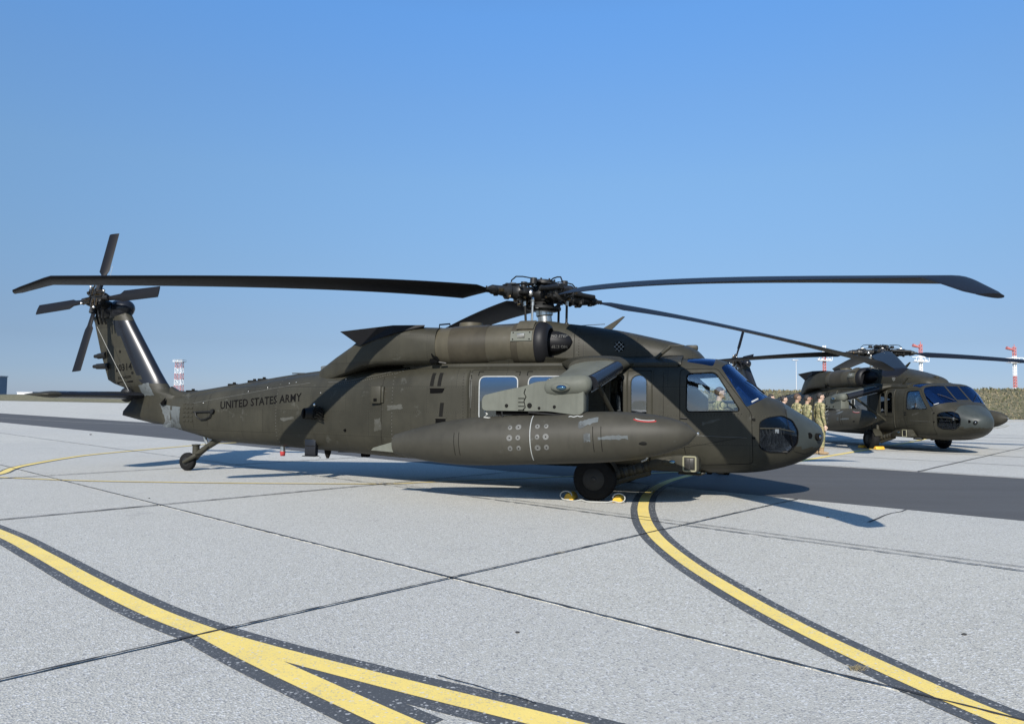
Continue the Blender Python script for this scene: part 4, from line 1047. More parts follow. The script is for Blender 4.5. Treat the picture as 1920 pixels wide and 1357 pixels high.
b = MB(); b.lathe((.02, 0, 2.78), (-.02, 0, 3.18), [(0, .17), (.12, .17), (.18, .125), (.50, .125), (.55, .15), (.95, .15), (1, .13)], 26, 0); b.build('mast_housing', 'steel', heli)
for i, (px0, px1, m_) in enumerate([(984, 986, 'hubpaint'), (999, 997, 'steel'), (1048, 1047, 'hubpaint'), (1063, 1062, 'hubmetal')]):
    y = (-.26, -.36, .10, -.10)[i]
    b = MB(); p0 = bpt(px1, 608, y); p1 = bpt(px0, 562, y); b.tube([p0, p1], .022, 8, 0); b.ell(p0, (.04, .03, .04)); b.ell(p1, (.04, .03, .05)); b.lathe(p0 + (p1 - p0) * .75, p0 + (p1 - p0) * .93, [(0, .032), (1, .032)], 8, 1)
    b.build('pitch_link', [m_, 'steel'], heli)
b = MB(); b.ell((-.02, 0, 2.80), (.42, .36, .10), 0, 20, 8); b.build('swashplate_cover', 'paint_plain', heli)

# ---- external stores wing, pylon and tank on each side
def xmir(s): return lambda p: Vector((p[0], s * p[1], p[2]))
for s in (-1, 1):
    mir = xmir(s)
    b = MB(); rings = []
    for y, xc, ch, z, th in ((.95, 1.16, 1.10, 2.09, .11), (1.18, 1.17, .86, 2.055, .135), (1.45, 1.16, .72, 1.98, .14), (2.0, 1.11, .64, 1.84, .15), (2.42, 1.06, .60, 1.735, .16)):
        ring = []
        for k in range(22):
            a = 2 * PI * k / 22; u = math.cos(a); ring.append(mir((xc + ch / 2 * (abs(u) ** .75) * (1 if u > 0 else -1), y, z + th * math.sin(a) * (.75 + .25 * u))))
        rings.append(ring)
    b.loft(rings); b.build('stub_wing', 'paint_grey', heli, 45)
    b = MB(); rings = []
    for y, xc, ch, z, th in ((.98, 1.16, 1.24, 2.10, .09), (1.10, 1.165, 1.10, 2.085, .125), (1.24, 1.17, .92, 2.045, .15), (1.34, 1.165, .80, 2.015, .148)):
        rings.append([mir((xc + ch / 2 * (abs(math.cos(2 * PI * k / 22)) ** .75) * (1 if math.cos(2 * PI * k / 22) > 0 else -1), y, z + th * math.sin(2 * PI * k / 22))) for k in range(22)])
    b.loft(rings); b.build('wing_root_fairing', 'paint', heli, 45)
    # dark leading edge and bright lower strip
    b = MB(); P = [mir((xc + ch / 2 - .01, y, z)) for y, xc, ch, z in ((1.36, 1.165, .75, 2.005), (2.0, 1.11, .64, 1.84), (2.40, 1.06, .60, 1.74))]
    b.tube(P, [.10, .105, .11], 12); b.build('leading_edge', 'deice', heli)
    b = MB(); b.tube([mir((1.53, 1.40, 1.885)), mir((1.43, 2.0, 1.725)), mir((1.36, 2.38, 1.625))], .011, 6); b.build('edge_strip', 'seal', heli)
    # rounded tip
    b = MB(); rings = []
    for x, hh, hw in ((.70, .03, .03), (.72, .085, .08), (.77, .125, .12), (.88, .15, .145), (1.22, .15, .145), (1.32, .13, .125), (1.37, .085, .08), (1.39, .03, .03)):
        rings.append([mir((x, 2.50 + hw * math.cos(a), 1.70 + (x - 1.05) * .08 + hh * math.sin(a))) for a in [2 * PI * k / 18 for k in range(18)]])
    b.loft(rings); tip = b.build('wing_tip', 'paint_grey', heli, 45)
    b = MB(); b.ell(mir((.98, 2.655, 1.68)), (.14, .03, .06), 0); b.build('position_light_base', 'paint_grey', tip)
    b = MB(); b.ell(mir((1.0, 2.675, 1.675)), (.075, .03, .036), 0); b.build('position_light', 'lamp_blue', tip)
    # ejector pylon
    prof = [(-.20, 1.345), (-.205, 1.50), (-.17, 1.565), (.10, 1.63), (.45, 1.70), (.62, 1.76), (1.20, 1.80), (1.30, 1.72), (1.30, 1.33), (1.22, 1.295), (.80, 1.345)]
    b = MB(); rings = []
    pr = rounded(prof, .06, 4)
    for y, k in ((2.30, .985), (2.315, 1), (2.575, 1), (2.59, .985)):
        rings.append([mir((.55 + (x - .55) * k, y, 1.52 + (z - 1.52) * k)) for x, z in pr])
    b.loft(rings); pyl = b.build('ejector_pylon', 'paint_grey', heli, 40)
    b = MB()
    for x, z, r in ((.18, 1.42, .028), (.52, 1.425, .04), (.66, 1.39, .022), (.88, 1.41, .025)): b.cyl(mir((x, 2.58, z)), mir((x, 2.605, z)), r, r * .8, 12)
    for k in range(4): b.box(mir((.40, 2.592, 1.36 + k * .055)), (.09, .012, .01))
    b.tube([mir((.46, 2.6, 1.66)), mir((.44, 2.6, 1.60)), mir((.47, 2.6, 1.55)), mir((.44, 2.6, 1.49)), mir((.46, 2.6, 1.40)), mir((.42, 2.6, 1.36))], .006, 5); b.build('pylon_fasteners', 'seam', pyl)
    b = MB()
    b.box(mir((.55, 2.45, 1.315)), (1.1, .16, .06), 0); 
    for x in (.05, .35, .62, .95): b.cyl(mir((x, 2.50, 1.24)), mir((x, 2.50, 1.33)), .03, .03, 8, 1)
    b.tube([mir((-.18, 2.5, 1.34)), mir((-.12, 2.55, 1.29)), mir((-.17, 2.56, 1.25)), mir((-.08, 2.56, 1.24)), mir((-.02, 2.53, 1.21))], .012, 6, 2)
    b.tube([mir((.1, 2.56, 1.34)), mir((.12, 2.56, 1.2))], .012, 6, 1); b.tube([mir((.5, 2.58, 1.33)), mir((.9, 2.58, 1.30)), mir((1.2, 2.56, 1.29))], .014, 6, 1)
    b.build('tank_rack', ['dark', 'hubmetal', 'rope'], heli)
    # tank: lathe along a slightly nose-up axis
    p0 = mir((-1.62, 2.45, .825)); p1 = mir((2.79, 2.45, 1.075))
    b = MB(); pf = []
    L_ = (p1 - p0).length
    for k in range(41):
        t = k / 40
        if t < .36: r = .352 * (1 - .58 * ((.36 - t) / .36) ** 2.1)
        elif t < .64: r = .352
        else: r = .352 * max(0, 1 - ((t - .64) / .36) ** 2.4) ** .54
        pf.append((t, max(r, .012)))
    b.lathe(p0, p1, pf, 40); tk_me = b.mesh('fuel_tank', ['paint_tank'], 40); tk = link('fuel_tank', tk_me, heli); TB = bvh(tk_me)
    ax = (p1 - p0).normalized()
    def tpt(t, ang, off=0.0):                               # point on the tank: t along axis, angle from outboard, up positive
        c = p0 + (p1 - p0) * t
        r = min(pf, key=lambda q: abs(q[0] - t))[1]
        for i in range(40):
            if pf[i][0] <= t <= pf[i + 1][0]: r = pf[i][1] + (pf[i + 1][1] - pf[i][1]) * (t - pf[i][0]) / (pf[i + 1][0] - pf[i][0])
        u = Vector((0, s, 0)); w = Vector((-ax.z, 0, ax.x))
        return c + (u * math.cos(ang) + w * math.sin(ang)) * (r + off)
    for t, rr_ in ((.502, .0065),):
        b = MB(); b.tube([tpt(t, a, .001) for a in frange(-.9, 1.2, .06)], rr_, 5); b.build('tank_seam', 'seal', tk)
    for t in (.245, .262, .70, .725):
        b = MB(); b.tube([tpt(t, a, .0) for a in frange(-.55, .45, .08)], .0045, 5); b.build('tank_stripe', 'seam', tk)
    for i, t in enumerate((.435, .463, .525, .553)):
        for j, a in enumerate((.55, .12, -.30)):
            if (i + j) % 7 == 6: continue
            b = MB(); q = tpt(t, a, 0); nrm = (tpt(t, a, .1) - q).normalized()
            b.lathe(q - nrm * .004, q + nrm * .0035, [(0, .040), (.9, .026 + .009 * ((i * 5 + j * 2) % 3)), (1, .015)], 9); b.lathe(q, q + nrm * .006, [(0, .012), (1, .010)], 8, 1); b.build('patched_rivet', ['greymark', 'seam'], tk)
    for t0, t1, a0, a1 in ((.655, .715, .50, .78), (.715, .805, .02, .16), (.672, .692, -.02, .28)):
        b = MB(); v = []; f = []; NI, NJ = 10, 5
        rz_ = random.Random(int(t0 * 1000))
        for i in range(NI + 1):
            for j in range(NJ + 1):
                jt = rz_.uniform(-.012, .012) if j in (0, NJ) else 0
                sk = (i / NI) * .25 if a0 > .4 else 0
                v.append(tpt(t0 + (t1 - t0) * i / NI, a0 - .1 + (a1 - a0) * j / NJ + jt * 3 + sk, .0025))
        f = [(i * (NJ + 1) + j, i * (NJ + 1) + j + 1, (i + 1) * (NJ + 1) + j + 1, (i + 1) * (NJ + 1) + j) for i in range(NI) for j in range(NJ)]
        b.add(v, f); b.build('bare_paint_patch', 'paint_primer', tk, fix=False)
    b = MB(); b.tube([tpt(.855 + .035 * math.sin(k), .85 + .15 * math.cos(k), .001) for k in frange(2.0, 4.4, .2)], .008, 6); b.build('red_filler_ring', 'red', tk)
    b = MB(); b.tube([tpt(.855 + .030 * math.sin(k), .89 + .12 * math.cos(k), .002) for k in frange(2.0, 4.4, .2)], .006, 6); b.build('white_filler_ring', 'seal', tk)
    b = MB(); b.tube([tpt(.62 + .045 * (k / 10), 1.0 + .03 * math.sin(k * 1.3), .001) for k in range(11)], .007, 6); b.build('chafed_edge', 'seal', tk)
    b = MB(); q = tpt(.845, -.30, .001); b.ell(q, (.06, .008, .022), 0); b.build('tank_drain', 'seam', tk)
    b = MB(); b.ell(p1 + ax * .01, (.02, .02, .02), 0, 8, 6); b.build('tank_nose_cap', 'steel', tk)
    # tail cone fin
    b = MB(); a0 = p0 + ax * .30
    b.prism([p0 + Vector((.26, 0, .12)), p0 + Vector((.26, 0, -.10)), p0 + Vector((.0, 0, -.12)), p0 + Vector((-.40, 0, -.10)), p0 + Vector((-.36, 0, -.06))], (0, s * .04, 0), (0, -s * .10, 0))
    b.build('tank_tail_fin', 'paint_grey', tk, 30)
    # struts from wing to fuselage
    b = MB(); b.tube([mir((1.40, 2.15, 1.72)), mir((1.62, 1.14, .95))], .038, 10); b.tube([mir((.80, 2.15, 1.72)), mir((.70, 1.14, .95))], .038, 10); b.build('wing_brace', 'paint_plain', heli)

# ---- landing gear
def wheel(name, r, w, parent):
    b = MB(); h2 = w / 2; pr = [(0, r * .52), (.04, r * .70), (.10, r * .88), (.22, r * .97), (.36, r), (.64, r), (.78, r * .97), (.90, r * .88), (.96, r * .70), (1, r * .52)]
    b.lathe((0, -h2, 0), (0, h2, 0), pr, 40, cap=False)
    for y in (-.16 * w, 0, .16 * w): b.lathe((0, y - .004, 0), (0, y + .004, 0), [(0, r * 1.001), (.5, r * .985), (1, r * 1.001)], 40, 0, cap=False)
    t = b.build(name, 'rubber', parent)
    b = MB(); b.lathe((0, -h2 * .96, 0), (0, h2 * .96, 0), [(0, r * .50), (.03, r * .54), (.10, r * .50), (.14, r * .42), (.86, r * .42), (.90, r * .50), (.97, r * .54), (1, r * .50)], 30)
    for sgn in (-1, 1):
        b.lathe((0, sgn * h2 * .6, 0), (0, sgn * h2 * 1.02, 0), [(0, r * .3), (.5, r * .22), (1, r * .10)], 16, 0)
        for k in range(9):
            a = 2 * PI * k / 9; b.cyl((r * .34 * math.cos(a), sgn * h2 * .62, r * .34 * math.sin(a)), (r * .34 * math.cos(a), sgn * h2 * .86, r * .34 * math.sin(a)), r * .045, r * .04, 7, 1)
        b.cyl((r * .06, sgn * h2 * .9, 0), (r * .06, sgn * h2 * 1.05, 0), r * .05, r * .05, 6, 1)
    b.build('rim', ['rim', 'hubmetal'], t); return t
WX = bp(1113, 902, -1.5)[0]
for s in (-1, 1):
    w = wheel('main_wheel', .325, .27, heli); w.location = (WX, s * 1.40, .322)
    # drag beam with ribbed boot
    p0 = Vector((WX + .12, s * 1.22, .34)); p1 = Vector((2.02, s * 1.14, .53))
    b = MB(); prof = []
    for k in range(25): prof.append((k / 24, .085 if k % 4 else .068))
    b.lathe(p0, p1, prof, 16); b.build('drag_beam_boot', 'paint_plain', heli)
    b = MB()
    for t in (.2, .42, .62, .82): b.lathe(p0 + (p1 - p0) * (t - .012), p0 + (p1 - p0) * (t + .012), [(0, .086), (.5, .092), (1, .086)], 16)
    b.build('boot_clamp', 'hubmetal', heli)
    b = MB(); b.tube([p0 + Vector((.10, 0, -.10)), p1 + Vector((-.22, 0, -.15)), p1 + Vector((-.02, 0, -.10))], [.05, .06, .05], 10); b.cyl((WX, s * 1.16, .322), (WX, s * 1.40, .322), .06, .05, 12); b.cyl((WX + .02, s * 1.18, .34), (WX - .05, s * 1.10, 1.0), .06, .05, 12); b.build('drag_beam', 'paint_plain', heli)
    b = MB(); b.cyl((WX - .03, s * 1.12, .5), (WX - .06, s * 1.08, .9), .045, .045, 12); b.build('shock_strut', 'steel', heli)
    # mud guard behind the wheel
    b = MB(); v = []; rg = .36
    for k in range(9):
        a = math.radians(20 + 60 * k / 8)
        for y in (1.22, 1.52): v.append((WX + rg * math.cos(a), s * y, .322 + rg * math.sin(a)))
    b.add(v, [(2 * k, 2 * k + 1, 2 * k + 3, 2 * k + 2) for k in range(8)]); b.build('wheel_guard', 'paint_plain', heli, fix=False)
    b = MB(); q = Vector((1.93, s * 1.22, .62)); b.tube([q + Vector((-.05, 0, -.03)), q + Vector((.02, s * .02, .0)), q + Vector((.06, 0, .08)), q + Vector((.07, -s * .02, .13))], .014, 6); b.build('brake_hose', 'rope', heli)
    # fairing at the root of the drag beam
    prof = [(1.96, .52), (1.98, .60), (2.15, .665), (2.42, .71), (2.70, .71), (2.735, .66), (2.735, .50), (2.70, .455), (2.1, .455), (2.0, .47)]
    b = MB(); pr = rounded(prof, .05, 4); rings = [[Vector((2.35 + (x - 2.35) * k, s * y, .59 + (z - .59) * k)) for x, z in pr] for y, k in ((.85, 1.02), (1.21, 1.0), (1.245, .97), (1.26, .90))]
    b.loft(rings); fr_ = b.build('gear_fairing', 'paint', heli, 40)
    b = MB(); b.ell((2.30, s * 1.262, .60), (.11, .025, .045), 0); b.build('lamp_base', 'paint_plain', fr_)
    b = MB(); b.ell((2.34, s * 1.28, .605), (.05, .025, .027), 0); b.build('position_lamp', 'lamp_blue', fr_)
    b = MB(); sq = rounded([(2.50, .475), (2.68, .475), (2.68, .685), (2.50, .685)], .02, 3); b.tube([(x, s * 1.262, z) for x, z in sq], .013, 6, closed=True); b.build('lamp_frame', 'lampframe', fr_)
    b = MB(); b.box((2.59, s * 1.262, .58), (.13, .02, .16), bev=.01); b.box((2.59, s * 1.27, .58), (.012, .02, .16)); b.build('formation_lamp', 'hubmetal', fr_)
tw_ = wheel('tail_wheel', .185, .15, heli); xw, zw = bp(352, 870, 0); tw_.location = (xw, 0, .185)
b = MB(); pa = Vector((xw, 0, .20)); pt_ = Vector((-6.86, 0, .70))
b.tube([Vector((xw + .0, -.11, .185)), Vector((xw + .12, -.10, .245)), Vector((xw + .24, -.04, .33))], [.035, .045, .05], 10); b.tube([Vector((xw + .0, .11, .185)), Vector((xw + .12, .10, .245)), Vector((xw + .24, .04, .33))], [.035, .045, .05], 10)
b.tube([Vector((xw + .20, 0, .31)), Vector((xw + .45, 0, .48)), pt_], [.065, .06, .075], 12)
b.cyl((xw + .20, 0, .30), (xw + .20, 0, .52), .07, .07, 14); b.cyl((xw + .20, 0, .52), (xw + .20, 0, .545), .085, .085, 14)
b.cyl((xw - .0, -.14, .185), (xw, .14, .185), .02, .02, 8); b.build('tail_gear_yoke', 'paint_plain', heli)
b = MB(); b.cyl((xw + .50, 0, .50), (xw + .38, 0, .80), .035, .035, 10, 0); b.cyl((xw + .40, 0, .74), (xw + .36, 0, .86), .05, .05, 10, 1); b.build('tail_shock_strut', ['steel', 'paint_plain'], heli)
b = MB(); b.tube([(xw + .25, -.05, .34), (xw + .42, -.09, .36), (xw + .52, -.06, .46), (xw + .62, -.03, .60)], .012, 6); b.build('tail_gear_hose', 'seam', heli)

# ---- nose lights, cockpit interior
q = side(*bp(1531, 818, -.2), 0); b = MB(); b.cyl(q + Vector((-.04, .04, 0)), q + Vector((.03, -.035, .0)), .058, .055, 18); b.build('nose_light_ring', 'seam', heli)
b = MB(); b.ell(q + Vector((.035, -.04, 0)), (.03, .035, .036), 0, 14, 10); b.build('nose_light', 'lamp_clear', heli)
q = side(*bp(1517, 816, -.4), 0); b = MB(); b.cyl(q + Vector((0, .02, 0)), q + Vector((.004, -.010, 0)), .045, .042, 16); b.build('nose_port', 'dark', heli)
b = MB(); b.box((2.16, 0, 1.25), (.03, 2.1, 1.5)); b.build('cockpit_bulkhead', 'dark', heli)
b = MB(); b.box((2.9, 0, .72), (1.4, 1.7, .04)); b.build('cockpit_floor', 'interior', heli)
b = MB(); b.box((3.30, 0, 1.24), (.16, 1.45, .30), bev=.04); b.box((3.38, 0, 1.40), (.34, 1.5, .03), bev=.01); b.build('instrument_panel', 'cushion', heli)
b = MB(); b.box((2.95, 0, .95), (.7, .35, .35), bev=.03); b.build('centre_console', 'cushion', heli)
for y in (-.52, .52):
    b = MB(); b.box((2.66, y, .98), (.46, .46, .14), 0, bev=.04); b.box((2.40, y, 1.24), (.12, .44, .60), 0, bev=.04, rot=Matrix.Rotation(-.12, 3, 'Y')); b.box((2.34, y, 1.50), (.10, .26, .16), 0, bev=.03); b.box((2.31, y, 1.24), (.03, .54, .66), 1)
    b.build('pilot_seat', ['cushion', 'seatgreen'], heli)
b = MB(); sy = -.83; b.prism([(2.50, sy, 1.05), (2.84, sy, 1.05), (2.84, sy, 1.60), (2.70, sy, 1.69), (2.50, sy, 1.74)], (0, 0, 0), (0, .02, 0)); b.build('seat_armour_panel', 'seatgreen', heli)
b = MB(); b.prism([(2.50, sy + .02, 1.78), (2.74, sy + .02, 1.76), (2.86, sy + .02, 1.62), (2.86, sy + .02, 1.72), (2.70, sy + .02, 1.86), (2.50, sy + .02, 1.93)], (0, 0, 0), (0, .05, 0)); b.build('overhead_curtain', 'dark', heli)
b = MB()
for y in (-.52, .52): b.tube([(2.95, y, .75), (2.98, y, 1.1), (2.93, y, 1.25)], [.02, .016, .025], 8)
b.build('cyclic_stick', 'cushion', heli)
q = Vector((3.06, -.66, 1.455)); b = MB(); b.tube([q + Vector((.055 * math.cos(a), 0, .055 * math.sin(a))) for a in [2 * PI * k / 20 for k in range(20)]], .007, 6, closed=True); b.tube([q + Vector((.05, 0, -.03)), q + Vector((.16, .05, -.09)), q + Vector((.24, .05, -.15))], .014, 6); b.build('mirror_ring', 'dark', heli)
b = MB(); rq = random.Random(31)          # pedals, cables and boxes behind the chin window
for s in (-1, 1):
    for k in range(15):
        p = Vector((rq.uniform(3.5, 3.95), s * rq.uniform(.35, .58), rq.uniform(.78, 1.10))); w = rq.uniform(.015, .05)
        b.box(p, (w, w, w * rq.uniform(1, 3)), rq.choice([0, 0, 0, 1]), rot=Matrix.Rotation(rq.uniform(-.6, .6), 3, 'Y'))
    for k in range(8):
        x = 3.55 + .055 * k; b.tube([(x, s * .55, 1.12), (x + rq.uniform(-.04, .05), s * .60, 1.0), (x + rq.uniform(-.05, .05), s * .52, .85)], .009, 5, rq.choice([0, 1, 0]))
    b.box((3.83, s * .56, 1.07), (.06, .05, .08), 2, bev=.01); b.box((3.72, s * .60, .765), (.5, .2, .02), 1)
b.build('pedal_linkage', ['interior', 'hubmetal', 'white'], heli)
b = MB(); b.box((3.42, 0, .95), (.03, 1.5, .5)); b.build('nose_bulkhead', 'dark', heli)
b = MB(); b.prism([(3.43, 0, .50), (4.15, 0, .66), (4.15, 0, 1.26), (3.72, 0, 1.50), (3.43, 0, 1.36)], (0, -.012, 0), (0, .012, 0)); b.build('added_nose_divider', 'dark', heli)  # added dark divider, hides bright ground showing through both chin windows
for s in (-1, 1):
    seam('chin_window_bar', px_poly([(1424, 802), (1460, 803), (1490, 810)], -.72), .010, 'paint_plain', closed=False, s=s)
# solar-sheen panel on the nose deck
# ---- lettering
def text_mesh(txt, w, h):                                   # returns flat text scaled to a w x h box
    cu = bpy.data.curves.new('t', 'FONT'); cu.body = txt; cu.size = 1.0; cu.resolution_u = 2; cu.space_character = 1.05; cu.offset = 0.018
    o = bpy.data.objects.new('t', cu); COL.objects.link(o); dg = bpy.context.evaluated_depsgraph_get()
    me = bpy.data.meshes.new_from_object(o.evaluated_get(dg)); bpy.data.objects.remove(o)
    xs = [v.co.x for v in me.vertices]; ys = [v.co.y for v in me.vertices]
    for v in me.vertices: v.co = Vector(((v.co.x - min(xs)) / (max(xs) - min(xs)) * w, (v.co.y - min(ys)) / (max(ys) - min(ys)) * h, 0))
    return me
def text_on(name, txt, p00, p10, hgt, mat, tree=None, flip=False, shear=0.0, off=.0045, parent=None):
    p00, p10 = Vector(p00), Vector(p10); L = (p10 - p00).length; u = (p10 - p00).normalized(); w = Vector((-u.y, u.x))
    me = text_mesh(txt, L, hgt)
    for v in me.vertices:
        a, c = v.co.x, v.co.y
        q = p00 + u * a + w * c + u * shear * c
        v.co = side(q.x, q.y, off, -1, tree)
    me.materials.clear(); me.materials.append(MAT[mat]); me.name = name
    return link(name, me, parent or heli)
text_on('painted_lettering', 'UNITED STATES ARMY', bp(407, 767, -.5), bp(565, 752, -.66), .155, 'mark')
text_on('painted_number', '20314', bp(212, 697, -.16), bp(247, 693, -.18), .155, 'mark', FB)
text_on('painted_warning', 'DANGER', bp(217, 711, -.16), bp(245, 708, -.18), .055, 'mark', FB)
b = MB(); pz = [bp(212, 716, -.16), bp(248, 713, -.18), bp(248, 716, -.18), bp(212, 720, -.16)]; b.add([side(x, z, .004, -1, FB) for x, z in pz], [(0, 1, 2, 3)]); b.build('warning_stripe', 'mark', heli, fix=False)
def text_int(txt, x0, x1, z0, hgt, flip):
    me = text_mesh(txt, x1 - x0, hgt)
    for v in me.vertices:
        a, c = v.co.x, v.co.y
        if flip: a, c = (x1 - x0) - a, hgt - c
        v.co = INT(x0 + a, z0 + c)
    me.materials.clear(); me.materials.append(MAT['greymark']); link('painted_warning', me, heli)
it = [o for o in heli.children if o.name.startswith('intake_fairing')][0]
IB = bvh(it.data)
INT = lambda x, z: side(x, z, .003, -1, IB)
text_int('NO STEP', .36, .60, 2.535, .045, False); text_int('NO STEP', .36, .60, 2.36, .045, True)
tag(heli, 'large near olive drab military helicopter with tail number 20314, parked side on', 'helicopter', 'helicopters parked on the apron')
# ------------------------------------------------------------------ second helicopter: copy of the first with its own rotor position
H2 = (13.3049, 26.3776, 1.3721)
heli2 = copy_tree(heli, None, skip=('main_rotor_blade', 'rotor_arm', 'hub_cable', 'painted_lettering', 'painted_number', 'painted_warning', 'warning_stripe', 'tie_down_line', 'seat_armour_panel', 'brake_hose'))
heli2.location = (H2[0], H2[1], 0); heli2.rotation_euler = (0, 0, -H2[2])
tag(heli2, 'smaller looking olive drab military helicopter behind the soldiers, nose turned towards the viewer', 'helicopter', 'helicopters parked on the apron')
place_rotor(heli2, [156.0, 235.6, 55.6, -34.4])
def h2p(x, y, z):
    c, s = math.cos(H2[2]), math.sin(H2[2]); return Vector((H2[0] + x * c + y * s, H2[1] - x * s + y * c, z))
def h1p(x, y, z): return Vector((HX + x * hc + y * hs, HY - x * hs + y * hc, z))

# ------------------------------------------------------------------ wheel chocks
def chock(p, ang, mat, label):
    e = empty('wheel_chock', (p.x, p.y, 0), ang)
    b = MB(); rings = []
    for y in (-.16, -.15, .15, .16):
        k = .9 if abs(y) > .155 else 1
        rings.append([Vector((x * k, y, .006 + z * k)) for x, z in rounded([(-.085, 0), (.085, 0), (.06, .06), (.01, .105), (-.04, .09)], .02, 3)])
    b.loft(rings); b.build('chock_block', mat, e, 40)
    tag(e, label, 'wheel chock', 'wheel chocks'); return e
c1 = chock(h1p(WX - .37, -1.42, 0), -HYAW, 'chock', 'yellow wheel chock behind the near helicopter main wheel')
c2 = chock(h1p(WX + .37, -1.42, 0), -HYAW + PI, 'chock', 'yellow wheel chock in front of the near helicopter main wheel')
rp = []
rr_ = random.Random(2)
def loop(cx, sg):
    return [h1p(cx + .09 * math.cos(a) * sg, -1.60, .075 + .065 * math.sin(a)) for a in frange(0, 5.2, .4)]
ctrl = loop(WX - .40, 1) + [h1p(WX - .40, -1.66, .02), h1p(WX - .25, -1.68, .012), h1p(WX - .15, -1.66, .03), h1p(WX - .05, -1.70, .012), h1p(WX + .10, -1.70, .012), h1p(WX + .24, -1.68, .014), h1p(WX + .30, -1.64, .03)] + loop(WX + .40, -1)[::-1]
b = MB(); b.tube(smooth(ctrl, 5), .008, 7); tag(b.build('chock_rope', 'rope'), 'white rope linking the two yellow chocks at the near main wheel', 'rope')
chock(h2p(WX + .40, -1.42, 0), -H2[2] + PI, 'chock_orange', 'orange wheel chock in front of the far helicopter right wheel')
chock(h2p(WX - .40, -1.42, 0), -H2[2], 'chock_orange', 'orange wheel chock behind the far helicopter right wheel')
# tie-down hose lying beyond the far helicopter
b = MB(); P = [gnd(*q) for q in ((1800, 812), (1840, 806), (1880, 801), (1890, 797), (1860, 801), (1830, 803))]; b.tube(smooth([p + Vector((0, 0, .04)) for p in P], 6), .05, 7); tag(b.build('ground_strap', 'rope'), 'pale yellow strap lying on the concrete right of the far helicopter nose', 'strap')

# ------------------------------------------------------------------ soldiers
def camo():
    m, n, o = new_mat('camouflage_uniform'); v = objco(n)
    mp = N(n, 'ShaderNodeMapping'); mp.inputs['Scale'].default_value = (1, 1, 1.7); n.links.new(v, mp.inputs[0])
    a = noise(n, 9, 4, 0.65, mp.outputs[0]); b2 = noise(n, 15, 4, 0.7, mp.outputs[0]); c2_ = noise(n, 26, 3, 0.6, mp.outputs[0])
    c = mixc(n, ramp(n, a, [(.47, (0, 0, 0)), (.53, (1, 1, 1))]), (0.27, 0.235, 0.125), (0.155, 0.155, 0.075))
    c = mixc(n, ramp(n, b2, [(.57, (0, 0, 0)), (.60, (1, 1, 1))]), c, (0.075, 0.058, 0.034))
    c = mixc(n, ramp(n, c2_, [(.62, (0, 0, 0)), (.65, (1, 1, 1))]), c, (0.36, 0.33, 0.22))
    fo_ = noise(n, 14, 4, .6, v)
    principled(n, o, c, .9, 0, bump(n, fo_, .5, .02), .2); return m
MAT['camo'] = camo()
MAT['shaded_suit'] = simple('shaded_uniform', (0.045, 0.047, 0.045), .85)  # darkened uniform: shade on the leftmost soldier put into the colour
MAT['skin'] = simple('skin_light', (0.42, 0.285, 0.21), .55, var=.1); MAT['skin2'] = simple('skin_tan', (0.29, 0.185, 0.125), .55, var=.1)
MAT['boot'] = simple('tan_boots', (0.25, 0.17, 0.09), .8); MAT['hair'] = simple('dark_hair', (0.014, 0.011, 0.009), .7, var=.4, scale=60, bmp=.6); MAT['hairbr'] = simple('brown_hair', (0.055, 0.032, 0.018), .7, var=.4, scale=60, bmp=.6)
